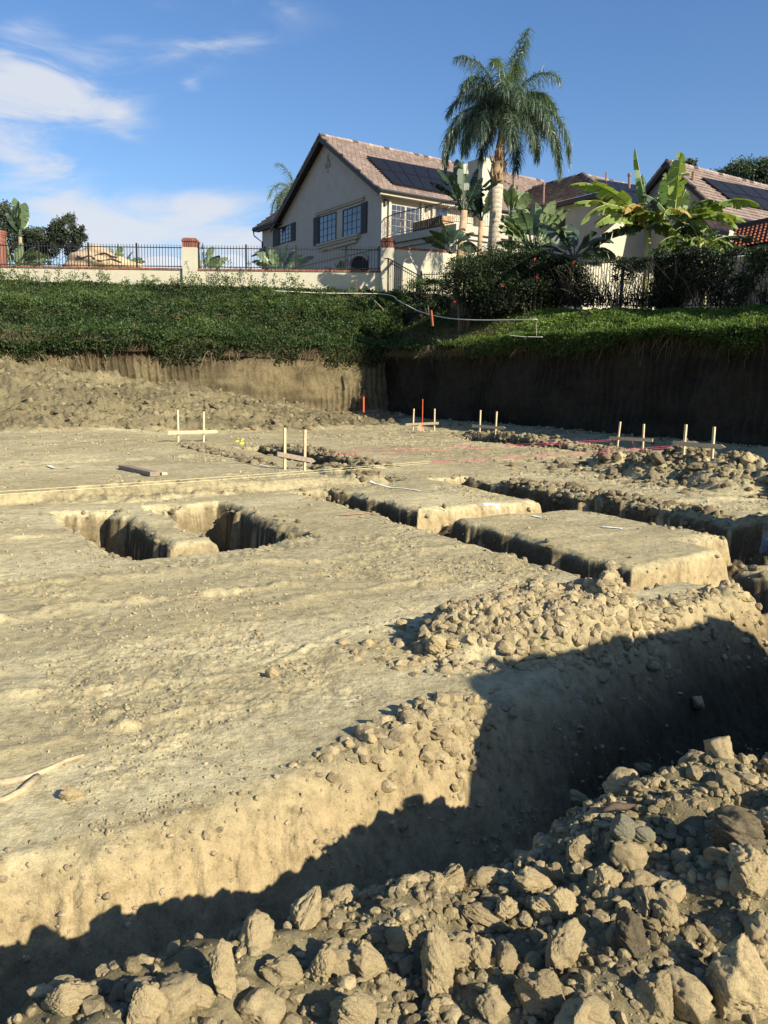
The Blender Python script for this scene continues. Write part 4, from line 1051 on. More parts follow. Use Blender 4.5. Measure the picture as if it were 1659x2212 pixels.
# ------------------------------------------------------------------ trees, shrubs
def crown_points(n, c, r, clumps, seed, shell=.5, cr=.36):
    rr = np.random.default_rng(seed); c = np.array(c); r = np.array(r)
    cc = rr.normal(size=(clumps, 3)); cc /= np.linalg.norm(cc, axis=1)[:, None]; cc *= rr.uniform(shell, 1, clumps)[:, None]**.6
    k = rr.integers(0, clumps, n); p = rr.normal(size=(n, 3)); p /= np.linalg.norm(p, axis=1)[:, None]; p *= (rr.uniform(0, 1, n)**.5*cr*rr.uniform(.6, 1.2, clumps)[k])[:, None]
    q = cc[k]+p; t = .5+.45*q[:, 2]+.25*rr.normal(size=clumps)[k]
    return c+q*r, np.clip(t, 0, 1)
def tree(name, label, base, h, crown, n, leafL, lm, seed, tr=.12, clumps=40, cr=.3, group=None, cat='tree', trunkm=None):
    T = thing(name, label, cat, base, group); rr = random.Random(seed)
    base = Vector(base); c = Vector(crown[0])
    m_ = MB(); m_.tube([base-Vector((0, 0, .3)), base.lerp(c, .5)+Vector((rr.uniform(-.1, .1)*h*.1, 0, 0)), c+Vector((0, 0, crown[1][2]*.6))], [tr, tr*.7, tr*.2], 7)
    for i in range(9):
        p = base.lerp(c, rr.uniform(.45, 1)); d = Vector((rr.uniform(-1, 1)*crown[1][0], rr.uniform(-1, 1)*crown[1][1], rr.uniform(.1, .8)*crown[1][2]))*.75
        m_.tube([p, p+d*.5+Vector((0, 0, .03*h)), p+d], [tr*.4, tr*.25, tr*.08], 5)
    m_.build('trunk', trunkm or M['bark'], T, True)
    P, t = crown_points(n, crown[0], crown[1], clumps, seed, .45, cr)
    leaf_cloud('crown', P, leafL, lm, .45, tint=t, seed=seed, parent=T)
    return T
def bush(name, label, base, crown, n, leafL, lm, seed, clumps=40, cr=.34, cat='bush', group=None, stems=8, flowers=None):
    T = thing(name, label, cat, base, group); rr = random.Random(seed); base = Vector(base); c = Vector(crown[0]); m_ = MB()
    for i in range(stems):
        d = Vector((rr.uniform(-1, 1)*crown[1][0], rr.uniform(-.7, .7)*crown[1][1], crown[1][2]*rr.uniform(.2, 1.2)))*.8
        m_.tube([base+Vector((d.x*.3, d.y*.3, -.1)), (base+c+d)/2, c+d*.8], [.035, .022, .008], 5)
    m_.build('stem', M['bark'], T, True)
    P, t = crown_points(n, crown[0], crown[1], clumps, seed, .3, cr); P[:, 2] = np.maximum(P[:, 2], base.z-.05)
    leaf_cloud('foliage', P, leafL, lm, .5, tint=t, seed=seed, parent=T)
    if flowers:
        for k_, (x, y, Y_) in enumerate(flowers):
            q = at(x, y, Y_)+RNG.normal(0, .015, (9, 3)); leaf_cloud('flower', q, .06, M['redbloom'], .9, seed=seed+1+k_, parent=T)
    return T
def px(r, Y): return r*Y/FPX
# far trees behind the wall at left
def far_tree(x, ytop, ybot, wpx, Y, label, name, n, lm, seed, clumps, cr=.3, base=6.0, leaf=.30, yc=None):
    top = at(x, ytop, Y); bot = at(x, ybot, Y); c = (top+bot)/2; rz = (top[2]-bot[2])/2
    b0 = (top[0], Y, base)
    return tree(name, label, b0, top[2]-base, ((c[0], Y, c[2]), (px(wpx/2, Y), px(wpx/2, Y)*.8, rz)), n, leaf, lm, seed, .16, clumps, cr, 'trees beyond the cream wall')
far_tree(145, 462, 548, 74, 85, 'grey green tree with an airy rounded crown behind the fence at left', 'shade_tree', 5200, M['euc'], 51, 70, .26)
far_tree(6, 440, 560, 66, 80, 'tall dark tree cut by the left edge of the picture', 'shade_tree', 5000, M['euc'], 52, 50, .34)
far_tree(70, 490, 560, 74, 88, 'dark low tree between the tall left tree and the airy one', 'shade_tree', 5000, M['euc'], 53, 55, .34)
far_tree(104, 508, 562, 44, 92, 'small dark tree just left of the airy one', 'shade_tree', 2200, M['euc'], 54, 36, .34)
far_tree(1612, 345, 460, 156, 75, 'broad dark pine behind the roof at the upper right', 'pine_tree', 15000, M['pine'], 55, 90, .30, 6, .26)
far_tree(1660, 335, 470, 90, 77, 'dark pine at the right edge of the picture beside the broad one', 'pine_tree', 7000, M['pine'], 155, 60, .30, 6, .26)
far_tree(1490, 347, 385, 36, 78, 'small tree tip showing above the gable roof at right', 'pine_tree', 700, M['pine'], 56, 16, .4)
bush('shrub', 'small dark round bush on the skyline right of the boulder', (at(462, 572, 60)[0], 60, 6.5), (at(462, 570, 60), (.75, .6, .35)), 700, .12, M['euc'], 57, 14)
for (x, y, w, h, sd, lab) in [(70, 560, 90, 30, 58, 'low garden bush behind the fence under the far left trees'), (175, 560, 50, 26, 59, 'low green bush behind the fence left of the boulder')]:
    c = at(x, y, 44); bush('shrub', lab, (c[0], 44, 6.5), (c, (px(w/2, 44), .7, px(h/2, 44))), 1800, .10, M['hedge'], sd, 24)
# big dark bushes round the corner fence
c = at(1115, 618, 32.2)
bush('dark_bush', 'large dark backlit bush with a few red flowers below the tall palm', (c[0], c[1], hz(c[0], c[1])), (c, (px(142, 32), 1.2, px(84, 32))), 42000, .09, M['bush'], 61, 170, .27, flowers=[(982, 652, 30.6), (1160, 600, 30.8), (1085, 618, 30.7)])
c = at(1005, 588, 33)
bush('flowering_bush', 'lighter leafy bush with red blooms at the end of the tall wall', (c[0], c[1], hz(c[0], c[1])), (c, (px(46, 33), .8, px(34, 33))), 3800, .08, M['hedge'], 62, 40, .3, flowers=[(1012, 574, 32.2), (1000, 578, 32.2), (990, 600, 32.2)])
c = at(1160, 572, 31.6)
bush('flowering_bush', 'leafy bush with a pink bloom under the broad grey leaves', (c[0], c[1], hz(c[0], c[1])), (c, (px(92, 32), .9, px(30, 32))), 6500, .08, M['bush'], 63, 60, .28, flowers=[(1156, 560, 30.7), (1240, 566, 30.7)])
c = at(925, 622, 37.2)
bush('shrub', 'low shrub growing through the iron stair railing', (c[0], c[1], hz(c[0], c[1])), (c, (px(62, 37), .7, px(22, 37))), 5200, .075, M['hedge'], 64, 50, .3)
c = at(930, 665, 36.5)
bush('shrub', 'dark shaded shrub in the hollow under the stair railing', (c[0], c[1], hz(c[0], c[1])), (c, (px(75, 36), .8, px(20, 36))), 5200, .08, M['bush'], 65, 50, .3)

# ------------------------------------------------------------------ large leaves (strelitzia, banana)
def big_leaf(m_, p0, d0, pet, L, Wd, droop, fold, torn, rr, mi=0, roll=0., n=16):
    """petiole + paddle blade with a midrib and torn side strips"""
    p = Vector(p0); d = Vector(d0).normalized(); K = 5; path = [p.copy()]
    side = d.cross(Vector((0, 0, 1)))
    if side.length < .05: side = Vector((1, 0, 0))
    side.normalize(); side = Matrix.Rotation(roll, 3, d) @ side
    def bend(d, k):
        ax = Vector((-d.y, d.x, 0))
        if ax.length < .02: ax = Vector((side.x, side.y, 0))
        hlen = math.hypot(d.x, d.y); nd = d+Vector((0, 0, -1))*k
        return nd.normalized()
    for i in range(K):
        p = p+d*pet/K; d = bend(d, droop*.12/K); path.append(p.copy())
    if pet > 0: m_.tube(path, [.035*(Wd/.5)**.5]*3+[.026*(Wd/.5)**.5]*(K-2), 5, mi=1)
    mid = [p.copy()]; dirs = [d.copy()]
    for i in range(n):
        d = bend(d, droop/n*(.4+1.3*i/n)); p = p+d*L/n; mid.append(p.copy()); dirs.append(d.copy())
    m_.tube(mid, [.022*(Wd/.5)**.5*(1-.8*i/n) for i in range(n+1)], 4, mi=1)
    for sg in (-1, 1):
        gtw = 0; left = 0; prev = None
        for i in range(n):
            t0, t1 = i/n, (i+1)/n
            w0 = Wd/2*min(1, (math.sin(math.pi*min(1, t0*.97+.03))**.55)); w1 = Wd/2*max(.02, (math.sin(math.pi*min(.999, t1*.97+.03))**.55))
            new = left <= 0
            if new: left = rr.randint(1, 4); gtw = rr.uniform(-.5, .6)*torn; gsh = rr.uniform(-.5, .5)*torn
            left -= 1
            s_ = side; D = dirs[i]; nn = s_.cross(D).normalized()
            if nn.z < 0: nn = -nn
            an = fold+gtw; o0 = (s_*sg*math.cos(an)-nn*math.sin(an))
            sh = D*(.22+gsh*.25)*Wd/2
            e0 = mid[i]+o0*w0+sh; e1 = mid[i+1]+o0*w1+sh
            g = .10*torn if new else 0
            h0 = mid[i]+(o0*w0*.55)+sh*.5; h1 = mid[i+1]+(o0*w1*.55)+sh*.5
            sag_ = Vector((0, 0, -1))*Wd*.06
            a0 = h0.lerp(h1, g); b0 = e0.lerp(e1, g*2.2)+sag_; b1 = e1.lerp(e0, g*.6)+sag_
            m_.add([mid[i], mid[i+1], h1, a0, b1, b0], [(0, 1, 2, 3), (3, 2, 4, 5)], mi)
def finish_leaf(m_, name, mats, T, tint):
    o = m_.build(name, mats, T, True); me = o.data
    at_ = me.attributes.new('tint', 'FLOAT', 'POINT'); at_.data.foreach_set('value', np.clip(tint+RNG.normal(0, .05, len(me.vertices)), 0, 1).astype(np.float32)); return o
def stem_tube(T, pts, r, mat, name='stem'):
    m_ = MB(); m_.tube([tuple(p) for p in pts], r, 9); return m_.build(name, mat, T, True)
def strelitzia(label, base, crownz, leaves, mats, seed, stems=1, sr=.11, group=None, name='bird_of_paradise_plant', lean=(0, 0)):
    """leaves: list of (dx, dz, L, W, droop) directions in the view plane, relative to the crown"""
    rr = random.Random(seed); base = np.array(base, float)
    if base[0] > 1: base[2] = hz(base[0], base[1])-.05
    T = thing(name, label, 'plant', base, group)
    cr = np.array([base[0]+lean[0], base[1]+lean[1], crownz])
    if stems: stem_tube(T, [base-[0, 0, .2], (base+cr)/2+[rr.uniform(-.05, .05), 0, 0], cr], [sr, sr*.85, sr*.9], M['boot_leaf'])
    for (dx, dz, pet, L, Wd, dr, tint, mk) in leaves:
        m_ = MB(); big_leaf(m_, cr+[rr.uniform(-.05, .05), rr.uniform(-.05, .05), 0], (dx, rr.uniform(-.35, .35), dz), pet, L*1.08, Wd*1.3, dr, rr.uniform(-.1, .35), .35+rr.random()*.5, rr, 0, rr.uniform(-1.2, 1.2))
        finish_leaf(m_, 'leaf', [M[mk], M[mk]], T, tint)
    return T
def rnd_leaves(n, seed, a0, a1, pet, L, Wd, dr, tints, mk):
    rr = random.Random(seed); r = []
    for i in range(n):
        an = a0+(a1-a0)*(i+rr.uniform(.2, .8))/n; k = rr.uniform(.8, 1.15)
        r.append((math.sin(rad(an)), math.cos(rad(an)), pet*rr.uniform(.7, 1.2), L*k, Wd*rr.uniform(.85, 1.1), dr*rr.uniform(.6, 1.4), rr.uniform(*tints), mk))
    return r
# left garden
b0 = at(46, 560, 43); strelitzia('tall thin bird of paradise standing above the fence at far left', (b0[0], 43, 6.5), at(46, 512, 43)[2], rnd_leaves(6, 1, -12, 14, .5, 1.35, .50, .3, (.3, .9), 'strel')+rnd_leaves(4, 101, -38, -10, .3, .9, .4, .9, (.2, .6), 'streldark'), None, 71, sr=.10)
for (x, n, L, sd, lab, wide) in [(28, 12, 1.0, 72, 'clump of upright broad leaves at the far left of the fence', 60), (252, 9, .85, 73, 'leafy clump in front of the tan boulder', 62), (441, 7, .9, 74, 'leafy clump just right of the brick capped column', 40), (603, 9, 1.05, 75, 'bright leafy clump at the left foot of the gabled house', 48), (735, 7, .6, 76, 'small leafy clump behind the fence near the arched window', 60)]:
    c_ = at(x, 570, 42.5); strelitzia(lab, (c_[0], 42.5, 6.5), 6.75, rnd_leaves(n, sd, -wide, wide, L*.75, L, .36, .7, (.25, .95), 'strel'), None, sd, stems=0, group='leafy clumps behind the picket fence')
# bird of paradise trees beside the palm
Yb = 36.0
c_ = at(985, 560, Yb); k_ = at(1003, 455, Yb)
strelitzia('dark bird of paradise tree with a shaggy orange stem left of the palm', (c_[0], Yb, 6.0), k_[2], rnd_leaves(9, 81, -42, 42, .5, 1.35, .50, .7, (.1, .8), 'streldark'), None, 81, sr=.17, lean=(k_[0]-c_[0], 0))
Yb2 = 38.3; c_ = at(1035, 560, Yb2); k_ = at(1040, 478, Yb2)
strelitzia('second dark bird of paradise tree pressed against the palm trunk', (c_[0], Yb2, 6.0), k_[2], rnd_leaves(7, 82, -40, 20, .4, 1.2, .5, .6, (.1, .9), 'streldark'), None, 82, sr=.13, lean=(k_[0]-c_[0], 0))
c_ = at(972, 560, Yb-1)
strelitzia('low dark clump of broad leaves at the foot of the left stem', (c_[0], Yb-1, 6.0), at(990, 548, Yb-1)[2], rnd_leaves(7, 83, -60, 60, .4, .95, .42, .9, (.2, .9), 'streldark'), None, 83, stems=0)
c_ = at(1150, 560, 34)
strelitzia('pale grey green bird of paradise fan to the right of the palm', (c_[0], 34, 6.0), at(1150, 545, 34)[2], rnd_leaves(17, 84, -58, 60, .8, 1.05, .46, .45, (.5, 1), 'strel')+rnd_leaves(6, 85, -70, 70, .7, 1.0, .45, .9, (.2, .7), 'strel'), None, 84, stems=0)
c_ = at(1100, 560, 35)
strelitzia('taller pale fan of broad leaves rising behind the palm trunk', (c_[0], 35, 6.0), at(1100, 470, 35)[2], rnd_leaves(7, 86, -20, 40, .4, .8, .4, .4, (.4, .9), 'strel'), None, 86, sr=.11)
c_ = at(1240, 560, 31)
strelitzia('dark drooping banana clump in the shade right of the bush', (c_[0], 31, 5.2), at(1240, 560, 31)[2], rnd_leaves(9, 87, -75, 75, .4, 1.3, .45, 1.2, (.1, .7), 'streldark'), None, 87, stems=0)

# banana plants, each big leaf traced as tip and start seen in the photograph
def banana(label, base, crown, Y, leaves, seed, r=.13):
    rr = random.Random(seed)
    for i in range(15):
        an = rad(rr.uniform(-150, 150)); k = rr.uniform(50, 115); leaves = leaves+[(crown[0]+k*math.sin(an), crown[1]-k*.6*math.cos(an), rr.uniform(.5, 1.1), rr.uniform(.4, .5), rr.uniform(.1, .8), rr.uniform(-.5, .9), rr.choice(['banana', 'banana', 'streldark']))]
    T = thing('banana_plant', label, 'plant', base, 'banana plants behind the iron fence')
    cr = at(*crown, Y); stem_tube(T, [np.array(base)-[0, 0, .2], (np.array(base)+cr)/2, cr], [r, r*.85, r*.6], M['bananastem'])
    for (x1, y1, bow, Wd, tint, dy, mk) in leaves:
        tip = at(x1, y1, Y+dy); v = tip-cr; L = np.linalg.norm(v); ang = bow
        d0 = Vector(v/L)+Vector((0, 0, bow)); 
        m_ = MB(); big_leaf(m_, cr, d0, L*.14, L*1.02, Wd*1.35, bow*1.35, rr.uniform(.25, .6), 1.05, rr, 0, rr.uniform(-.7, .7), n=26)
        finish_leaf(m_, 'leaf', [M[mk], M['bananastem']], T, tint)
M['bananastem'] = simple('banana_stem', (.42, .42, .14), .6, .2, 8)
base = at(1395, 610, 30.5); base[2] = hz(base[0], base[1])
banana('bright green banana plant with long torn leaves above the fence', tuple(base), (1402, 495), 30.5, [
 (1243, 432, .75, .52, .85, -.8, 'banana'), (1255, 470, .6, .48, .9, -.6, 'banana'), (1302, 540, .85, .50, .95, -1.2, 'banana'), (1275, 578, 1.15, .45, .9, -1.3, 'banana'),
 (1376, 345, .05, .30, .35, .3, 'banana'), (1390, 395, .2, .5, .1, .6, 'banana'), (1350, 425, .3, .4, .55, .4, 'banana'), (1430, 400, .2, .5, .3, .8, 'banana'),
 (1340, 610, 1.3, .5, .4, -.6, 'streldark'), (1375, 600, 1.4, .45, .5, -.5, 'bananadry'), (1300, 600, .9, .4, .1, .8, 'streldark'), (1420, 590, 1.3, .4, .7, -.4, 'bananadry')], 91)
base = at(1470, 610, 30.0); base[2] = hz(base[0], base[1])
banana('second banana plant with leaves arching right and one tall upright leaf', tuple(base), (1455, 485), 30.0, [
 (1468, 352, .0, .60, .85, -.2, 'banana'), (1440, 390, .1, .5, .4, .5, 'banana'), (1620, 472, .7, .52, .7, -.4, 'banana'), (1560, 455, .75, .5, .85, -.3, 'banana'), (1585, 512, .75, .45, .95, -.8, 'banana'),
 (1560, 545, 1.0, .45, .8, -.8, 'banana'), (1520, 540, 1.1, .45, .6, .4, 'banana'), (1478, 420, .2, .45, .6, .2, 'banana'), (1500, 560, 1.2, .5, .3, .5, 'streldark'), (1440, 560, 1.3, .45, .85, -.5, 'banana'), (1430, 470, .5, .4, .5, -.6, 'bananadry')], 92)
base = at(1530, 600, 29.3); base[2] = hz(base[0], base[1])
banana('shorter banana plant at the right end of the clump', tuple(base), (1512, 530), 29.3, [
 (1545, 505, .5, .4, .5, -.3, 'banana'), (1570, 550, .9, .4, .8, -.3, 'banana'), (1480, 520, .6, .4, .8, -.3, 'banana'), (1500, 585, 1.2, .4, .5, -.3, 'banana'), (1540, 570, 1.0, .35, .9, -.2, 'banana'), (1515, 478, .1, .4, .7, .3, 'banana')], 93, .10)

# ------------------------------------------------------------------ palms
def palm(label, base, neck, top, n, L, lm, seed, trunk_r, hangk=1., fr_r=.03, group=None, spec=None, leafn=190, leafL=.98):
    rr = random.Random(seed); T = thing('palm_tree', label, 'palm tree', base, group)
    base = Vector(base); neck = Vector(neck); top = Vector(top)
    stem_tube(T, [base-Vector((0, 0, .4)), base.lerp(neck, .35), base.lerp(neck, .7), neck], [trunk_r*1.05, trunk_r, trunk_r*.88, trunk_r*.95], M['palmtrunk'], 'trunk')
    # swollen collar of old leaf bases
    m_ = MB(); h = (top-neck).length
    m_.tube([neck-Vector((0, 0, .15)), neck+Vector((.02, 0, h*.18)), neck.lerp(top, .45), top], [trunk_r*.95, trunk_r*1.15, trunk_r*.75, trunk_r*.35], 9)
    for i in range(26):
        a_ = rr.uniform(0, 6.28); z_ = rr.uniform(-.05, .42)*h; o_ = Vector((math.cos(a_), math.sin(a_), 0)); p = neck+Vector((0, 0, z_))+o_*trunk_r*.85
        m_.tube([p, p+o_*.10+Vector((0, 0, .22)), p+o_*rr.uniform(.12, .26)+Vector((0, 0, rr.uniform(.25, .5)))], [.05, .035, .012], 5)
    m_.build('leaf_base', M['boot_leaf'], T, True)
    fr = spec or []
    if not fr:
        for i in range(n):
            fr.append((rr.uniform(0, 360), rr.uniform(10, 85), rr.uniform(.85, 1.1)*L, rr.uniform(.9, 1.5)))
    for (az, el, Lf, curl) in fr:
        d = Vector((math.cos(rad(az))*math.cos(rad(el)), math.sin(rad(az))*math.cos(rad(el)), math.sin(rad(el)))); p = top-Vector((0, 0, .1)); N = 22
        pts = [p.copy()]; ds = [d.copy()]
        for i in range(N):
            d = (d+Vector((0, 0, -1))*curl*(.05+.13*(i/N))).normalized(); p = p+d*Lf/N; pts.append(p.copy()); ds.append(d.copy())
        rach = MB(); rach.tube(pts, [fr_r*(1-.85*i/N) for i in range(N+1)], 5)
        nl = leafn; P = []; D = []; Ls = []
        for j in range(nl):
            t = .16+.84*j/nl; i = min(int(t*N), N-1); f = t*N-i; q = pts[i].lerp(pts[i+1], f); dd = ds[i]
            s = dd.cross(Vector((0, 0, 1))); s = s.normalized() if s.length > .05 else Vector((1, 0, 0))
            for sg in (-1, 1):
                v = s*sg*rr.uniform(.1, 1)+dd*rr.uniform(.2, .8)+Vector((rr.uniform(-.3, .3), rr.uniform(-.3, .3), rr.uniform(-.5, .8)))
                P.append(q); D.append(v.normalized()); Ls.append(leafL*rr.uniform(.75, 1.15)*(.35+.65*math.sin(math.pi*min(1, t*.85+.12))))
        P = np.array([v[:] for v in P]); D = np.array([v[:] for v in D]); Ls = np.array(Ls)
        K = 5; nn = len(P); cur = P.copy(); dd = D.copy(); rs = np.random.default_rng(abs(int(az*10))+seed)
        sv = np.cross(dd, rs.normal(size=(nn, 3))); sv /= np.linalg.norm(sv, axis=1)[:, None]
        vs = []
        for i in range(K):
            ww = .026*(1-.8*(i/(K-1))**2); vs += [cur-sv*ww/2, cur+sv*ww/2]
            dd = dd+np.array([0, 0, -1])*(.34*hangk)*rs.uniform(.6, 1.3, (nn, 1))+rs.normal(0, .05, (nn, 3)); dd /= np.linalg.norm(dd, axis=1)[:, None]; cur = cur+dd*(Ls/(K-1))[:, None]
        V = np.stack(vs, 1).reshape(-1, 3); b_ = (np.arange(nn)*2*K)[:, None, None]; q_ = np.array([[2*i, 2*i+1, 2*i+3, 2*i+2] for i in range(K-1)])[None]
        F = (b_+q_).reshape(-1, 4)
        # rachis joined into the same frond mesh
        rv = np.array([list(v) for v in rach.v]); rf = [f_ for f_ in rach.f if len(f_) == 4]
        F = np.concatenate([F, np.array(rf)+len(V)]); V = np.concatenate([V, rv])
        tt = np.clip(np.concatenate([np.full(nn*2*K, .42)+np.repeat(rs.normal(0, .16, nn), 2*K), np.full(len(rv), .95)]), 0, 1)
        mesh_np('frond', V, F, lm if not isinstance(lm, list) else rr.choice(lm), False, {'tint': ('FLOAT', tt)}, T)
    return T
Yp = 36.5
pb = at(1066, 560, Yp); pn = at(1074, 392, Yp); pt = at(1086, 266, Yp)
spec = [(-4, 52, 5.0, 1.75), (9, 44, 4.8, 1.8), (184, 52, 4.5, 1.9), (174, 44, 4.4, 1.9), (0, 84, 3.9, .7), (300, 82, 4.1, .85), (190, 78, 4.1, 1.0), (60, 80, 4.0, .95), (250, 76, 4.1, 1.1), (340, 74, 4.2, 1.1), (130, 76, 4.0, 1.2), (20, 70, 4.1, 1.2), (215, 72, 4.0, 1.2)]
_r = random.Random(12)
for i in range(10): spec.append((i*360/10+_r.uniform(-12, 12), _r.uniform(60, 74), _r.uniform(3.5, 4.0), _r.uniform(1.25, 1.6)))
for i in range(8): spec.append((i*360/8+14+_r.uniform(-12, 12), _r.uniform(36, 52), _r.uniform(3.0, 3.5), _r.uniform(1.6, 2.0)))
spec += [(-12, 42, 4.2, 1.55), (12, 50, 4.3, 1.4), (186, 48, 3.9, 1.6)]
spec = [(a_, e_, l_*(.84 if i_ > 7 else .93), c_) for i_, (a_, e_, l_, c_) in enumerate(spec)]
palm('tall palm with drooping feathery crown rising above the garden', tuple([pb[0], pb[1], hz(pb[0], pb[1])]), tuple(pn), tuple(pt), 0, 3, [M['palm'], M['palm'], M['palm'], M['palm'], M['palm'], M['palmmid']], 5, .30, spec=spec, hangk=1.9)
Yq = 62; q = at(640, 500, Yq); qn = at(628, 440, Yq); qt = at(640, 425, Yq)
spec2 = [(180, 45, 3.0, 1.8), (195, 20, 2.8, 2.0), (170, 65, 3.2, 1.5), (230, 50, 3, 1.8), (260, 60, 3, 1.6), (90, 70, 3, 1.4), (200, 80, 3.0, 1.0), (20, 50, 2.8, 1.8), (300, 60, 2.8, 1.6), (120, 40, 2.8, 2), (215, 35, 2.9, 2)]
palm('pale green palm half hidden behind the left side of the gabled house', (q[0], Yq, 6.0), tuple(qn), tuple(qt), 0, 3, M['palmlit'], 6, .2, spec=spec2, leafn=70, leafL=.8)
# ------------------------------------------------------------------ cream wall, brick caps, picket fences
def wall_xz(name, x0, x1, Y, z0a, z0b, z1a, z1b, th, mat, parent):
    m_ = MB(); y0, y1 = Y, Y+th
    m_.hexa([(x0, y0, z0a), (x1, y0, z0b), (x1, y1, z0b), (x0, y1, z0a), (x0, y0, z1a), (x1, y0, z1b), (x1, y1, z1b), (x0, y1, z1a)])
    return m_.build(name, mat, parent)
Yw = WALLY
def zt(x, y): return at(x, y, Yw)[2]
def wx(x, y=600): return at(x, y, Yw)[0]
def wall_seg(label, xa, xb, ya, yb):
    T = thing('garden_wall', label, 'wall', ((xa+xb)/2, Yw, 5.9))
    wall_xz('wall_face', xa, xb, Yw, 5.2, 5.2, ya-.09, yb-.09, .25, M['cream'], T)
    wall_xz('brick_cap', xa, xb, Yw-.04, ya-.088, yb-.088, ya, yb, .33, M['brick'], T)
    return T
xc0, xc1 = wx(396), wx(427)
xp0, xp1 = wx(822), wx(850)
zl = zt(0, 575.5); zm = zt(411, 580); zr = zt(820, 584.5)
wall_seg('long cream garden wall with a brick cap left of the brick capped column', wx(-620), xc0, zl-.05, zm)
wall_seg('cream garden wall with a brick cap between the two columns', xc1, xp0, zm, zr)
def pillar(label, x0, x1, ztop, zb, zcap, base=5.3):
    T = thing('pillar', label, 'pillar', ((x0+x1)/2, Yw, base)); w = x1-x0; y0 = Yw-.14; y1 = y0+w
    m_ = MB(); m_.box(x0, x1, y0, y1, base, zb); m_.build('shaft', M['cream'], T)
    m_ = MB(); m_.box(x0+.01, x1-.01, y0+.01, y1-.01, zb, zcap-.12); m_.box(x0-.03, x1+.03, y0-.03, y1+.03, zcap-.12, zcap-.05)
    a_, b_ = .03, .06; m_.hexa([(x0-a_, y0-a_, zcap-.05), (x1+a_, y0-a_, zcap-.05), (x1+a_, y1+a_, zcap-.05), (x0-a_, y1+a_, zcap-.05), (x0+b_, y0+b_, zcap+.06), (x1-b_, y0+b_, zcap+.06), (x1-b_, y1-b_, zcap+.06), (x0+b_, y1-b_, zcap+.06)])
    m_.build('brick_cap', M['brick'], T); return T
pillar('cream column with a red brick cap standing between two wall runs', xc0, xc1, 0, zt(411, 535), zt(411, 517))
pillar('cream pier with a red brick cap at the right end of the picket fence', xp0, xp1, 0, zt(836, 536), zt(836, 517))
T = thing('pillar', 'curved red brick pillar top cut by the left edge of the picture', 'pillar', (wx(0), Yw+1.5, 6.2))
m_ = MB(); cx = at(-14, 520, Yw+1.5)[0]; r_ = .60
for i in range(7):
    z0 = at(0, 531-4.5*i, Yw+1.5)[2]; rr_ = r_+(.05 if i > 4 else 0)-.02*(i % 2)
    m_.tube([(cx, Yw+1.5, z0-.005), (cx, Yw+1.5, z0+.10)], rr_, 20)
m_.tube([(cx, Yw+1.5, 5.9), (cx, Yw+1.5, at(0, 529, Yw+1.5)[2])], .6, 20)
m_.build('brick_cap', M['brick'], T)
def fence(label, x0, x1, za0, za1, posts, h=1.12, Y=Yw+.12):
    T = thing('iron_fence', label, 'fence', ((x0+x1)/2, Y, min(za0, za1)), 'picket fences on the cream wall')
    zf = lambda x: za0+(za1-za0)*(x-x0)/(x1-x0)
    for xp in posts:
        m_ = MB(); m_.box(xp-.035, xp+.035, Y-.035, Y+.035, zf(xp)-.02, zf(xp)+h+.05); m_.build('post', M['iron'], T)
    m_ = MB()
    for dz in (.10, h-.14):
        m_.bar((x0, Y, zf(x0)+dz), (x1, Y, zf(x1)+dz), .035, .04)
    m_.build('rail', M['iron'], T)
    m_ = MB(); n_ = int((x1-x0)/.142)
    for i in range(1, n_):
        x_ = x0+(x1-x0)*i/n_; m_.box(x_-.011, x_+.011, Y-.011, Y+.011, zf(x_)+.03, zf(x_)+h)
    m_.build('pickets', M['iron'], T); return T
fence('black picket fence along the wall left of the brick capped column', wx(-100), xc0-.02, zl, zm, [wx(v) for v in (-20, 84, 191, 295)])
fence('black picket fence between the two brick capped columns', xc1+.02, xp0-.02, zm, zr, [wx(v) for v in (429, 531, 639, 747, 818)])

# tall wall beyond the pier, running away to the right
ang = rad(66); dv = np.array([math.sin(ang), math.cos(ang), 0])
p0 = np.array([xp1-.02, Yw+.1, 0]); Lw = 4.2; p1 = p0+dv*Lw
T = thing('garden_wall', 'tall sunlit cream wall with brick cap right of the pier', 'wall', tuple(p0+[0, 0, 5.5]))
nrm = np.array([math.cos(ang), -math.sin(ang), 0]); th_ = .25
def slab(m_, z0a, z0b, z1a, z1b, ex=0):
    A_ = p0-[0, 0, 0]+nrm*ex; B_ = p1+nrm*ex; A2 = p0-nrm*(th_+ex); B2 = p1-nrm*(th_+ex)
    f = lambda p, z: (p[0], p[1], z)
    m_.hexa([f(A_, z0a), f(B_, z0b), f(B2, z0b), f(A2, z0a), f(A_, z1a), f(B_, z1b), f(B2, z1b), f(A2, z1a)])
z1a = at(850, 533, p0[1])[2]; z1b = at(942, 543, p1[1])[2]
m_ = MB(); slab(m_, 5.0, 5.0, z1a-.1, z1b-.1); m_.build('wall_face', M['cream'], T)
m_ = MB(); slab(m_, z1a-.098, z1b-.098, z1a, z1b, .03); m_.build('brick_cap', M['brick'], T)
q0 = p1+dv*.0+np.array([0, .25, 0]); 
T = thing('garden_wall', 'farther pale wall continuing behind the flowering bushes', 'wall', (p1[0]+1.6, p1[1]+.4, 5.5))
m_ = MB(); m_.box(p1[0]+.05, p1[0]+4.6, p1[1]+.5, p1[1]+.75, 5, z1b-.15); m_.build('wall_face', M['cream'], T)

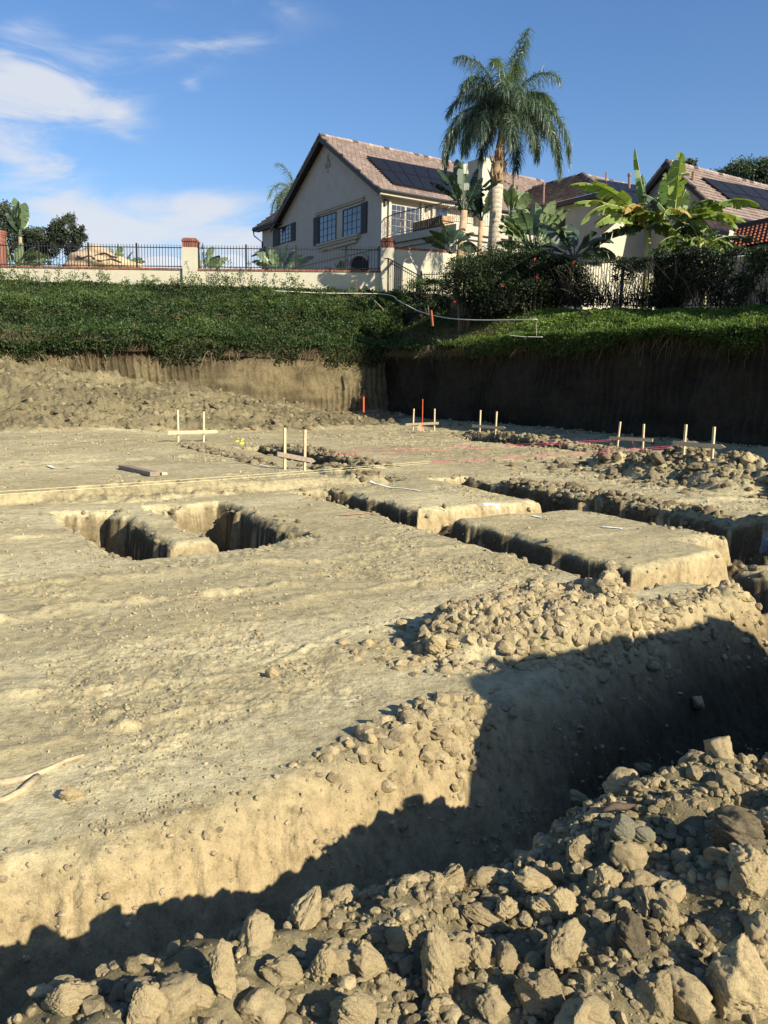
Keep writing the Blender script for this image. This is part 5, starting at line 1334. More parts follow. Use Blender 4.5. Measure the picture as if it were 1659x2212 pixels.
# iron stair railing and the vine grown fence on the side bank
T = thing('stair_railing', 'brown iron railing with a ring frieze sloping down from the pier', 'railing', tuple(at(872, 640, 38.9)))
A_ = at(838.6, 558, 39.5); B_ = at(908, 597, 38.4); A0 = at(838, 632, 39.5); B0 = at(908, 640, 38.4)
m_ = MB(); m_.bar(A_, B_, .05, .04); m_.bar(A_-[0, 0, .16], B_-[0, 0, .16], .025, .025); m_.bar(A0+[0, 0, .08], B0+[0, 0, .08], .03, .03)
m_.bar(A_, A_+np.array([-.2, .1, -.02]), .05, .04); m_.build('rail', M['bronze'], T)
m_ = MB(); m_.bar(A0, A_, .06, .06); m_.build('post', M['bronze'], T); m_ = MB(); m_.bar(B0, B_+[0, 0, .0], .06, .06); m_.build('post', M['bronze'], T)
m_ = MB(); n_ = 15
for i in range(1, n_):
    t = i/n_; p = A_+(B_-A_)*t; q = A0+(B0-A0)*t; m_.bar(q, p-[0, 0, .16], .016, .016)
    c_ = A_+(B_-A_)*(t-.5/n_)-[0, 0, .08]; m_.tube([c_+np.array([math.cos(k)*.055, 0, math.sin(k)*.055]) for k in np.linspace(0, 6.28, 11)], .009, 4)
    if i % 2: m_.tube([q+(p-q)*.45, q+(p-q)*.5, q+(p-q)*.55], [.012, .03, .012], 5)
m_.build('pickets', M['bronze'], T)
def lot_fence(label, pts, h, name='iron_fence', spacing=.13, post=2.4, mat='iron', vine=None):
    """pts: (a, b, zbase)"""
    P_ = [W(a, b, z) for a, b, z in pts]; T = thing(name, label, 'fence', tuple(P_[0]))
    m_ = MB(); mp = MB(); mr = MB()
    for A_, B_ in zip(P_[:-1], P_[1:]):
        L = np.linalg.norm(B_-A_); n_ = max(1, int(L/spacing)); np_ = max(1, round(L/post))
        for i in range(n_):
            p = A_+(B_-A_)*i/n_; m_.bar(p+[0, 0, .05], p+[0, 0, h-.03], .018, .018)
        for dz in (.12, h-.12): mr.bar(A_+[0, 0, dz], B_+[0, 0, dz], .035, .035)
        for i in range(np_+1):
            p = A_+(B_-A_)*i/np_; mp = MB(); mp.bar(p-[0, 0, .1], p+[0, 0, h+.04], .06, .06); mp.build('post', M[mat], T)
    m_.build('pickets', M[mat], T); mr.build('rail', M[mat], T); return T
bl = lambda x, y: on_a(x, y, FENA)
c909 = on_a(909, 632, FENA); c981 = on_a(985, 633, FENA)
lot_fence('short level iron fence at the foot of the stair railing', [(FENA, c909[0], c909[1]), (FENA, c981[0]+.2, c981[1])], .95, mat='bronze')
bs = [on_a(x, 672, FENA) for x in (1000, 1242, 1450, 1659)]; bx = [b for b, z in bs]
fz = [float(np.interp(b, _FB, _FZ))+.05 for b in bx]
lot_fence('long dark iron fence overgrown with vines above the right bank', [(FENA, bx[0], fz[0]), (FENA, bx[1], fz[1]), (FENA, bx[2], fz[2]), (FENA, bx[3], fz[3]), (FENA, bx[3]+9, fz[3]-.4)], 1.72)
# vines on that fence: thin stems and patchy leaves, thicker toward the right
rr_ = np.random.default_rng(77)
def on_fence(b): return np.interp(b, bx+[bx[3]+9], fz+[fz[3]-.4])
def vine(label, b0, b1, nleaf, nstem, seed, hgt, dens):
    rr = np.random.default_rng(seed); T = thing('climbing_vine', label, 'vine', tuple(W(FENA, (b0+b1)/2, float(on_fence((b0+b1)/2)))), 'vines grown over the long iron fence')
    n = nstem; b = rr.uniform(b0, b1, n); a = FENA+rr.normal(0, .12, n); P = np.stack([a*VX+b*UX, a*VY+b*UY, on_fence(b)+rr.uniform(0, .3, n)], 1)
    D = np.stack([rr.normal(0, .25, n), rr.normal(0, .25, n), np.ones(n)], 1); strands('vine_stem', P, D, rr.uniform(.7, 1.9, n), M['vinestem'], seed, .035, .3, T)
    b = rr.uniform(b0, b1, nleaf); zz = rr.uniform(0, 1, nleaf)**.8; top = hgt*(1+.14*fbm(b*1.2, b*0, 3, seed)); keep = fbm(b*1.7, zz*2.4, 3, seed+1) > dens
    keep |= zz > .93
    b, zz, top = b[keep], zz[keep], top[keep]; a = FENA-.05+rr.normal(0, .17, len(b)); P = np.stack([a*VX+b*UX, a*VY+b*UY, on_fence(b)+zz*top], 1)
    leaf_cloud('foliage', P, rr.uniform(.06, .11, len(b)), M['bush'], .6, tint=.25+.35*zz+.3*fbm(b*2, zz*3, 2, seed+2), seed=seed, parent=T)
M['vinestem'] = leafmat('dead_vine_stem', (.02, .016, .012), (.06, .048, .035), (.14, .11, .08), .02, .9)
vine('sparse dead vines on the fence where pale light shows between the bars', bx[1]-1.2, bx[2]-.6, 11000, 360, 301, 1.65, -.02)
vine('denser dark vine on the fence under the banana leaves', bx[2]-.6, bx[3]-3.0, 15000, 260, 302, 1.8, -.25)
vine('thick dark vine hedge on the fence at the right edge of the picture', bx[3]-3.0, bx[3]+6, 30000, 380, 303, 1.95, -.35)
vine('dark vines on the fence behind the large backlit bush', bx[0]+.5, bx[1]-1.2, 20000, 200, 304, 1.7, -.35)

T = thing('garden_wall', 'low pale wall added behind the long fence to make bright patches between its bars', 'wall', tuple(W(28, -24, 4.4)))
m_ = MB(); m_.lot(23.7, 31.5, -24.2, -24, 3.5, 6.55); m_.build('wall_face', M['cream'], T)  # wall added and turned to the sun for bright patches behind the fence
# white pipe along the slope, sprinkler riser, stakes
def pipe(pts, r, mat, label, name='water_pipe'):
    m_ = MB(); P_ = [Vector(at(*p)) for p in pts]; sm = []
    for i in range(len(P_)-1):
        a0 = P_[max(i-1, 0)]; a1 = P_[i]; a2 = P_[i+1]; a3 = P_[min(i+2, len(P_)-1)]
        for t in np.linspace(0, 1, 6, endpoint=False):
            sm.append(.5*((2*a1)+(-a0+a2)*t+(2*a0-5*a1+4*a2-a3)*t*t+(-a0+3*a1-3*a2+a3)*t**3))
    sm.append(P_[-1]); m_.tube(sm, r, 7); o = m_.build(name, mat, None, True); tag(o, label, 'pipe'); return o
pipe([(590, 628, 39.1), (700, 633, 39.1), (830, 635.5, 38.9), (862, 650, 37.2), (900, 670, 35.4), (940, 682, 33.8), (985, 689, 32.2), (1050, 691.5, 30.6), (1160, 690, 28.6)], .019, M['pvc'], 'white irrigation pipe sagging from the wall foot across the bank corner')
pipe([(1100, 724, 27.6), (1130, 727, 27.3), (1172, 728, 27.0)], .010, M['pvc'], 'short grey pipe lying on the lip of the dark bank', 'pipe_piece')
pipe([(1158, 698, 27.0), (1159, 726, 27.0)], .009, M['trim'], 'thin upright sprinkler riser at the lip of the dark bank', 'sprinkler_riser')
pipe([(800, 640, 38.2), (815, 655, 37.4), (828, 668, 36.8)], .014, M['wood'], 'thin pale stick leaning on the bare patch below the pier', 'stick')
pipe([(769, 605, 38.6), (772, 632, 38.6)], .012, M['rust'], 'thin rusty rod standing in the ground cover below the wall', 'rod')
stake((934, 931), 670, 700, 31.6, M['rust'], 'rust coloured stake standing by the pipe at the bank corner', .09)

# boulder
def boulder():
    v, f = ico(5); P = v*np.array([1, .7, 1.0])
    c = at(232, 577, 43); sx = px(88, 43)
    nx = v[:, 0]; prof = np.interp(nx, [-1, -.75, -.35, 0, .35, .7, 1], [.55, 1.0, 1.05, .78, .55, .3, .12])
    P = np.stack([v[:, 0]*sx, v[:, 1]*1.1, v[:, 2]*prof*px(45, 43)], 1)
    d = .10*fbm(v[:, 0]*3+v[:, 1]*2, v[:, 2]*3, 3, 61)+.05*np.sin(v[:, 2]*9+v[:, 0]*4)
    P = P+v*d[:, None]*1.2+c
    o = mesh_np('boulder', P, f, M['boulder'], True); tag(o, 'smooth tan boulder with dark wavy seams behind the picket fence', 'rock')
    m_ = MB()
    for (y0, x0, x1, ph) in [(553, 168, 205, 0), (548, 205, 250, 1.5), (560, 210, 262, .5)]:
        pts = []
        for t in np.linspace(0, 1, 12):
            x_ = x0+(x1-x0)*t; y_ = y0+3*math.sin(t*7+ph)+t*4
            # surface point: march along the ray to the boulder
            d_ = ray(x_, y_); best = at(x_, y_, 42.05); 
            k_ = np.argmin(np.linalg.norm(np.cross(P-CAM, d_/np.linalg.norm(d_)), axis=1)+((P[:, 1] > 43)*5)); q_ = P[k_]; pts.append(at(x_, y_, q_[1]-.02))
        m_.tube(pts, .035, 5)
    m_.build('seam', M['brown'], None, True)
    s_ = bpy.data.objects[-1] if False else [ob for ob in col.objects if ob.name.startswith('seam')][-1]; s_.parent = o
boulder()
# ------------------------------------------------------------------ houses
def roof_plane(m_, A_, B_, C_, D_, th_row=.34, thick=.075, mi=0):
    """stepped courses: A_ B_ = eave ends, D_ C_ = ridge ends above them"""
    A_, B_, C_, D_ = [Vector(v) for v in (A_, B_, C_, D_)]
    up = ((D_+C_)/2-(A_+B_)/2); e = (B_-A_).normalized() if (B_-A_).length > .01 else (C_-D_).normalized()
    upn = (up-e*up.dot(e)); Hh = upn.length; upn.normalize(); n = e.cross(upn).normalized()
    if n.z < 0: n = -n
    N = max(1, int(round(Hh/th_row)))
    org = A_
    for i in range(N):
        t0, t1 = i/N, (i+1)/N
        l0 = A_.lerp(D_, t0); r0 = B_.lerp(C_, t0); l1 = A_.lerp(D_, t1); r1 = B_.lerp(C_, t1)
        lo = n*thick; hi = n*.005
        uvf = lambda p: ((p-org).dot(e), i*.34+.02)
        m_.add([l0+lo, r0+lo, r1+hi, l1+hi, l0-n*.02, r0-n*.02], [(0, 1, 2, 3), (4, 5, 1, 0)], mi,
               [(uvf(l0), uvf(r0), uvf(r1), uvf(l1)), (uvf(l0), uvf(r0), uvf(r0), uvf(l0))])
def cap_line(m_, A_, B_, r=.11, mi=0):
    A_ = Vector(A_); B_ = Vector(B_); n_ = max(2, int((B_-A_).length/.38))
    for i in range(n_):
        p = A_.lerp(B_, i/n_); q = A_.lerp(B_, (i+1.08)/n_); k = len(m_.v)
        m_.tube([p+Vector((0, 0, .0)), q-Vector((0, 0, .03))], r, 6, mi)
        for j in range(len(m_.f)-8, len(m_.f)): m_.uv[j] = tuple(((i*.35)%7, 0) for _ in m_.f[j])
def window_on_a(T, a, x0, x1, yt0, yt1, yb0, yb1, cols, rows, frame='dark', nm='window', fm=None):
    """window in a plane a = const; corners read off the photo, squared up"""
    bA, zA = on_a(x0, yt0, a); bB, zB = on_a(x1, yt1, a); _, zC = on_a(x0, yb0, a); _, zD = on_a(x1, yb1, a)
    zt_ = (zA+zB)/2; zb_ = (zC+zD)/2; b0, b1 = min(bA, bB), max(bA, bB); fm = fm or M['brown']
    m_ = MB(); w = .06
    m_.lot(a-.05, a-.003, b0, b1, zt_-w, zt_); m_.lot(a-.05, a-.003, b0, b1, zb_, zb_+w)
    m_.lot(a-.05, a-.003, b0, b0+w, zb_+w, zt_-w); m_.lot(a-.05, a-.003, b1-w, b1, zb_+w, zt_-w)
    for i in range(1, cols):
        bb = b0+(b1-b0)*i/cols; ww = .028 if not (cols % 2 == 0 and i == cols//2) else .05; m_.lot(a-.035, a-.018, bb-ww/2, bb+ww/2, zb_+w, zt_-w)
    for i in range(1, rows):
        zz = zb_+(zt_-zb_)*i/rows; m_.lot(a-.033, a-.020, b0+w, b1-w, zz-.014, zz+.014)
    f = m_.build(nm, fm, T)
    m_ = MB(); m_.lot(a-.018, a-.010, b0+w, b1-w, zb_+w, zt_-w); g_ = m_.build('pane', M['glass'], None); reparent(g_, f, T)
    return b0, b1, zb_, zt_, f
def reparent(o, par, T):
    """o was built in world space; shift it under par (same origin as T)"""
    o.data.transform(Matrix.Translation(-T.location)); o.parent = par
def shutter_on_a(T, a, b0, b1, z0, z1):
    m_ = MB(); m_.lot(a-.055, a-.004, b0, b1, z0, z1)
    n_ = int((z1-z0)/.09)
    for i in range(n_): zz = z0+.05+(z1-z0-.1)*i/n_; m_.lot(a-.068, a-.056, b0+.05, b1-.05, zz, zz+.05)
    m_.build('shutter', M['shutter'], T)
M['shadecard'] = simple('shaded_cardboard', (.07, .045, .03), .9, .2)  # shaded copy of the cardboard colour for the box body
# --- house 1
GA, SB = 24.7, -38.95; ZE, ZR, BR = 12.15, 16.15, -45.4; BLf = 2*BR-SB      # gable plane, side wall, eave, ridge
T1 = thing('gabled_house', 'two storey beige house with steep gable, dark trim and solar panels', 'house', tuple(W(GA+4, BR, 6.0)))
slope = (ZR-ZE)/(SB-BR)
AE = 42.7
m_ = MB()
zb = 3.6
# gable wall as a prism with a pentagonal face
m_.add([W(GA, SB, zb), W(GA, SB, ZE), W(GA, BR, ZR-.12), W(GA, BLf, ZE), W(GA, BLf, zb), W(GA+.3, SB, zb), W(GA+.3, SB, ZE), W(GA+.3, BR, ZR-.12), W(GA+.3, BLf, ZE), W(GA+.3, BLf, zb)],
       [(0, 1, 2, 3, 4), (9, 8, 7, 6, 5), (0, 5, 6, 1), (4, 3, 8, 9)])
m_.lot(GA, GA+.3, BLf-3.0, BLf, zb, ZE-.02)
m_.build('wall', M['stucco'], T1)
m_ = MB(); m_.lot(GA+.3, AE+3, SB-.3, SB-.002, zb, ZE-.02); m_.lot(AE+2.7, AE+3, BLf, SB-.3, zb, ZE); m_.lot(GA+.3, AE, BLf-.2, BLf, zb, ZE); m_.build('wall', M['stucco2'], T1)
# roof
ov = .55; oh = .5; go = GA-.5
ze = ZE-ov*slope+.10; zr = ZR+.10
m_ = MB()
roof_plane(m_, W(go, SB+ov, ze), W(AE+3, SB+ov, ze), W(AE, BR, zr), W(go, BR, zr))
roof_plane(m_, W(go, BLf-ov, ze), W(AE+3, BLf-ov, ze), W(AE, BR, zr), W(go, BR, zr))
roof_plane(m_, W(AE+3, SB+ov, ze), W(AE+3, BLf-ov, ze), W(AE, BR, zr), W(AE, BR, zr))
cap_line(m_, W(go, BR, zr+.03), W(AE, BR, zr+.03)); 
for s_ in (1, -1):      # thick rake of tiles along the gable edge
    e_ = SB+ov if s_ > 0 else BLf-ov; cap_line(m_, W(go+.02, e_, ze+.03), W(go+.02, BR, zr+.03), .07)
rf = m_.build('roof', M['roof'], T1)
m_ = MB()
for e_ in (SB+ov, BLf-ov):
    m_.hexa([W(go+.0, e_, ze-.34), W(go+.06, e_, ze-.34), W(go+.06, BR, zr-.34), W(go+.0, BR, zr-.34), W(go, e_, ze-.02), W(go+.06, e_, ze-.02), W(go+.06, BR, zr-.02), W(go, BR, zr-.02)])
    m_.add([W(go+.06, e_, ze-.05), W(GA, e_, ze-.05), W(GA, BR, zr-.06), W(go+.06, BR, zr-.06)], [(0, 1, 2, 3)])
m_.build('rake_trim', M['brown'], T1)
m_ = MB(); m_.lot(go, AE+3, SB+ov-.03, SB+ov, ze-.24, ze-.03); m_.lot(go+.02, AE+3, SB+.002, SB+ov-.03, ze-.22, ze-.17); m_.build('fascia', M['trim'], T1)
m_ = MB(); m_.tube([W(go-.02, SB+ov+.08, ze-.04), W(AE+3, SB+ov+.08, ze-.04)], .085, 8); m_.build('gutter', M['iron'], T1)
# lower wing at the left with its own small roof
WB0, WB1 = BLf-3.0, BLf-.2; ex = on_a(566, 487, GA-.5)
m_ = MB(); zw = ex[1]
wl = WB0-.55
wz = 1.35
roof_plane(m_, W(go, wl, zw), W(go, BLf+.25, zw), W(go+1.5, BLf+.25, zw+wz), W(go+1.5, wl+1.3, zw+wz))
roof_plane(m_, W(go+8, wl, zw), W(go, wl, zw), W(go+1.5, wl+1.3, zw+wz), W(go+8, wl+1.3, zw+wz))
m_.build('wing_roof', M['roofdark'], T1)
m_ = MB(); m_.lot(go+.03, go+.09, wl, BLf+.25, zw-.24, zw-.01); m_.lot(go+.09, GA-.002, wl, BLf+.3, zw-.2, zw-.14); m_.tube([W(go, wl+.02, zw-.08), W(go, BLf+.2, zw-.08)], .08, 7); m_.build('fascia', M['iron'], T1)
m_ = MB(); m_.lot(GA+.3, GA+9, WB0, WB0+.2, zb, zw+.2); m_.build('wall', M['stucco2'], T1)
m_ = MB(); m_.tube([W(go, wl+.1, zw-.12), W(go+.05, wl+.15, zw-.5), W(GA-.06, WB0+.1, zw-.95), W(GA-.06, WB0+.1, zb+.3)], .045, 6); m_.build('downspout', M['iron'], T1, True)
m_ = MB(); roof_plane(m_, W(go, wl-.2, on_a(566, 548, go)[1]), W(go, WB0+.6, on_a(566, 548, go)[1]), W(GA+.1, WB0+.6, on_a(566, 535, go)[1]+.25), W(GA+.1, WB0, on_a(566, 535, go)[1]+.25)); m_.build('canopy', M['roofdark'], T1)
Z1 = lambda zx, zy: (530.9+.36*zx, 252.2+.36*zy)
# big window pair
b0, b1, z0, z1, _ = window_on_a(T1, GA, Z1(443, 0)[0], Z1(545, 0)[0], Z1(0, 601)[1], Z1(0, 570)[1], Z1(0, 762)[1], Z1(0, 740)[1], 4, 4)
c0, c1, z2, z3, _ = window_on_a(T1, GA, Z1(585, 0)[0], Z1(698, 0)[0], Z1(0, 558)[1], Z1(0, 526)[1], Z1(0, 727)[1], Z1(0, 703)[1], 4, 4)
s1 = on_a(Z1(410, 0)[0], Z1(0, 610)[1], GA)[0]; s2 = on_a(Z1(732, 0)[0], Z1(0, 515)[1], GA)[0]
shutter_on_a(T1, GA, s1, b0-.01, z0-.03, z1+.05); shutter_on_a(T1, GA, c1+.01, s2, z2-.03, z3+.05)
m_ = MB(); m_.lot(GA-.10, GA-.002, s1+.35, c1+.25, z3+.16, z3+.27); m_.lot(GA-.15, GA-.002, s1+.30, c1+.30, z3+.27, z3+.36); m_.build('window_header', M['trim'], T1)
m_ = MB(); m_.lot(GA-.28, GA-.002, b0+.05, c1-.1, z0-.16, z0-.05); m_.lot(GA-.22, GA-.002, b0+.1, c1-.15, z0-.30, z0-.16); m_.lot(GA-.14, GA-.002, b0+.4, c1-.45, z0-.5, z0-.30); m_.build('window_sill', M['trim'], T1)
# wing window
d0, d1, z4, z5, _ = window_on_a(T1, GA, Z1(204, 0)[0], Z1(275, 0)[0], Z1(0, 662)[1], Z1(0, 648)[1], Z1(0, 762)[1], Z1(0, 752)[1], 4, 4)
sA = on_a(Z1(166, 0)[0], Z1(0, 668)[1], GA)[0]; sB_ = on_a(Z1(300, 0)[0], Z1(0, 645)[1], GA)[0]
shutter_on_a(T1, GA, sA, d0-.01, z4-.03, z5+.03); shutter_on_a(T1, GA, d1+.01, sB_, z4-.03, z5+.03)
# gable ornament
m_ = MB(); ob, oz = on_a(Z1(494, 0)[0], Z1(0, 268)[1], GA)
for dx, dz, w, h in [(0, 0, .16, .85), (-.26, -.12, .14, .5), (.26, -.12, .14, .5), (0, -.5, .45, .1)]:
    m_.tube([W(GA-.03, ob+dx, oz+dz-h/2), W(GA-.06, ob+dx*.7, oz+dz), W(GA-.03, ob+dx*.2, oz+dz+h/2)], [w*.25, w*.6, w*.1], 6)
m_.build('gable_ornament', M['trim'], T1)
# arched ground floor window and band course
m_ = MB(); ab, az_ = on_a(Z1(685, 0)[0], Z1(0, 900)[1], GA); pts = [W(GA-.02, ab-1.0, az_-.6), W(GA-.02, ab+.95, az_-.6)]+[W(GA-.02, ab+.95*math.cos(t), az_+.1+.5*math.sin(t)) for t in np.linspace(0, math.pi, 12)]
m_.add(pts, [tuple(range(len(pts)))]); m_.build('arched_window', M['dark'], T1)
m_ = MB(); P1 = [W(GA-.12, ab+1.05*math.cos(t), az_+.12+.52*math.sin(t)) for t in np.linspace(.3, math.pi-.1, 10)]; m_.tube(P1, .09, 5); m_.build('window_hood', M['trim'], T1)
m_ = MB(); bz = on_a(Z1(640, 0)[0], Z1(0, 815)[1], GA)[1]; m_.lot(GA-.07, GA-.002, BLf+2, SB-.2, bz-.12, bz+.10); m_.build('band_course', M['trim'], T1)
# solar array lying on the right roof slope
nS = np.cross(W(1, 0, 0), W(0, SB+ov, ze)-W(0, BR, zr)); nS = nS/np.linalg.norm(nS); nS = nS if nS[2] > 0 else -nS
Pr = W(go, BR, zr)+nS*.16
def solar(T, corners, P0, N0, nc, nr_, skip=()):
    q = [on_plane(x, y, P0, N0) for x, y in corners]           # tl, tr, br, bl
    for i in range(nc):
        for j in range(nr_):
            if (i, j) in skip: continue
            g = .012
            f = lambda u, v: (q[0]*(1-u)+q[1]*u)*(1-v)+(q[3]*(1-u)+q[2]*u)*v
            u0, u1, v0, v1 = i/nc+g/4, (i+1)/nc-g/4, j/nr_+g, (j+1)/nr_-g
            c_ = [f(u0, v1), f(u1, v1), f(u1, v0), f(u0, v0)]
            m_ = MB(); m_.hexa([p-N0*.04 for p in c_]+[p for p in c_]); fr_ = m_.build('solar_panel', M['solarf'], T)
            k = .04; cc = sum(c_)/4; m2 = MB(); m2.hexa([p+(cc-p)*k+N0*.001 for p in c_]+[p+(cc-p)*k+N0*.006 for p in c_]); g_ = m2.build('cell_sheet', M['solar'], None); reparent(g_, fr_, T)
solar(T1, [(790, 335), (1010, 377), (1000, 424), (851, 396)], Pr, nS, 7, 2)
# side wall: pilasters, sliding door, lamps, window
def side_box(T, nm, mat, x0, x1, yt, yb, d0=.05, proud=.0, b=SB):
    a0, z1_ = on_b(x0, yt, b); a1, _ = on_b(x1, yt, b); _, z0_ = on_b(x0, yb, b); m_ = MB(); m_.lot(a0, a1, b+.001+proud, b+d0+proud, z0_, z1_); return m_.build(nm, mat, T), (a0, a1, z0_, z1_)
for x0, x1 in [(838, 842.5), (908, 914), (932, 938)]: side_box(T1, 'pilaster', M['cream'], x0, x1, 433, 517, .14)
o, (a0, a1, z0, z1) = side_box(T1, 'sliding_door', M['trim'], 842.5, 908, 437, 520, .05)
m_ = MB(); am = (a0+a1)/2
m_.lot(a0+.1, am-.06, SB+.052, SB+.06, z0+.05, z1-.12); m_.lot(am+.06, a1-.1, SB+.052, SB+.06, z0+.05, z1-.12); g_ = m_.build('pane', M['glass'], None); reparent(g_, o, T1)
m_ = MB()
for i in (1, 2): 
    for (u0, u1) in ((a0+.1, am-.06), (am+.06, a1-.1)): m_.lot(u0+(u1-u0)*i/3-.009, u0+(u1-u0)*i/3+.009, SB+.061, SB+.07, z0+.05, z1-.12)
for i in range(1, 5): m_.lot(a0+.1, a1-.1, SB+.0615, SB+.069, z0+(z1-z0)*i/5-.009, z0+(z1-z0)*i/5+.009)
g_ = m_.build('glazing_bars', M['trim'], None); reparent(g_, o, T1)
side_box(T1, 'balcony_window', M['glass'], 940, 966, 448, 495, .03)
side_box(T1, 'wall_lamp', M['bronze'], 829, 833.5, 430, 444, .14); side_box(T1, 'wall_lamp', M['bronze'], 918, 922, 446, 456, .14)
# chimney
ca0, _ = on_b(1025, 400, SB+.5); ca1, _ = on_b(1072, 400, SB+.5); ctop = on_b(1040, 338, SB+.5)[1]
m_ = MB(); m_.lot(ca0+.55, ca1, SB-.9, SB+.5, zb, ctop); m_.build('chimney', M['cream'], T1)
# vent pipe
vb, vz = SB-4, 0; va, vz0 = on_b(1110, 395, vb); _, vz1 = on_b(1110, 366, vb); m_ = MB(); m_.tube([W(va, vb, vz0-1), W(va, vb, vz1)], .09, 8); m_.tube([W(va, vb, vz1-.1), W(va, vb, vz1+.04)], .14, 8); m_.build('vent_pipe', M['rust2'], T1)
# balcony deck
D0 = W(24.9, SB, 0); D1 = at(851, 521, 45.0); D1[2] = 0; D2 = at(985, 503, 41.3); D2[2] = 0
zd = 9.45; right = W(1, 0, 0)*6.5
def dp(p, z): return (p[0], p[1], z)
m_ = MB(); R0 = D0+right; R2 = D2+right
m_.add([dp(D0, zd-.38), dp(D1, zd-.38), dp(D2, zd-.38), dp(R2, zd-.38), dp(R0, zd-.38), dp(D0, zd), dp(D1, zd), dp(D2, zd), dp(R2, zd), dp(R0, zd)], [(4, 3, 2, 1, 0), (5, 6, 7, 8, 9), (0, 1, 6, 5), (1, 2, 7, 6), (2, 3, 8, 7), (3, 4, 9, 8)])
m_.build('balcony_deck', M['trim'], T1)
cin = (D0+D2+R0+R2)/4; sh = lambda p, k: p+(cin-p)*k
m_ = MB(); q = [sh(p, .05) for p in (D0, D1, D2, R2, R0)]
m_.add([dp(p, zd-.62) for p in q]+[dp(p, zd-.381) for p in q], [(4, 3, 2, 1, 0), (5, 6, 7, 8, 9), (0, 1, 6, 5), (1, 2, 7, 6), (2, 3, 8, 7), (3, 4, 9, 8)]); m_.build('balcony_moulding', M['stucco'], T1)
m_ = MB(); q = [sh(p, .09) for p in (D0, D1, D2, R2, R0)]
m_.add([dp(p, zb) for p in q]+[dp(p, zd-.621) for p in q], [(4, 3, 2, 1, 0), (5, 6, 7, 8, 9), (0, 1, 6, 5), (1, 2, 7, 6), (2, 3, 8, 7), (3, 4, 9, 8)]); m_.build('wall', M['stucco'], T1)
# wrought iron balcony railing
m_ = MB(); hR = 1.12; Ps = [D0+(D1-D0)*.02, D1, D2, D2+W(1, 0, 0)*2.4]
mr = MB()
for A_, B_ in zip(Ps[:-1], Ps[1:]):
    L = np.linalg.norm(B_-A_); n_ = max(2, int(L/.135)); u = (B_-A_)/L
    mr.bar(dp(A_, zd+hR), dp(B_, zd+hR), .05, .04); mr.bar(dp(A_, zd+.09), dp(B_, zd+.09), .03, .03)
    for i in range(n_+1):
        p = A_+(B_-A_)*i/n_
        if i % 3 == 1:
            for zc, r_ in ((.80, .06), (.67, .045), (.30, .06)):
                c_ = np.array(dp(p, zd+zc)); m_.tube([c_+u*math.cos(k)*r_+np.array([0, 0, math.sin(k)*r_*1.3]) for k in np.linspace(0, 6.28, 11)], .011, 4)
            m_.bar(dp(p, zd+.1), dp(p, zd+.24), .014, .014); m_.bar(dp(p, zd+.88), dp(p, zd+hR), .014, .014); m_.bar(dp(p, zd+.38), dp(p, zd+.6), .014, .014)
        else:
            m_.bar(dp(p, zd+.1), dp(p, zd+hR), .016, .016); 
            if i % 3 == 2: m_.tube([dp(p, zd+.5), dp(p, zd+.56), dp(p, zd+.62)], [.01, .03, .01], 5)
mr.build('balcony_rail', M['iron'], T1); m_.build('balusters', M['bronze'], T1)
bx1 = at(945, 512, 42.4); m_ = MB(); ab_, bb_ = AB(bx1[0], bx1[1]); m_.lot(ab_+.25, ab_+1.0, bb_-2.6, bb_+.0, zd+.005, zd+.62)
TB = thing('cardboard_box', 'long cardboard box on the balcony behind the railing, shaded body and sunlit end painted in', 'box', tuple(W(ab_+.6, bb_-1.3, zd)), None); m_.build('carton', M['shadecard'], TB)
m_ = MB(); m_.lot(ab_+.27, ab_+.98, bb_+.001, bb_+.02, zd+.02, zd+.60); m_.build('lit_end', M['card'], TB)  # thin sheet in plain cardboard colour, added as the sunlit end
m_ = MB(); p_ = at(970, 445, 41.8); m_.tube([tuple(p_+np.array([.35, 0, .0])), tuple(p_+np.array([.0, 0, .02])), tuple(p_+np.array([-.02, 0, -.2])), tuple(p_+np.array([0, 0, -1.35]))], .05, 8); m_.build('downspout', M['white'], T1)

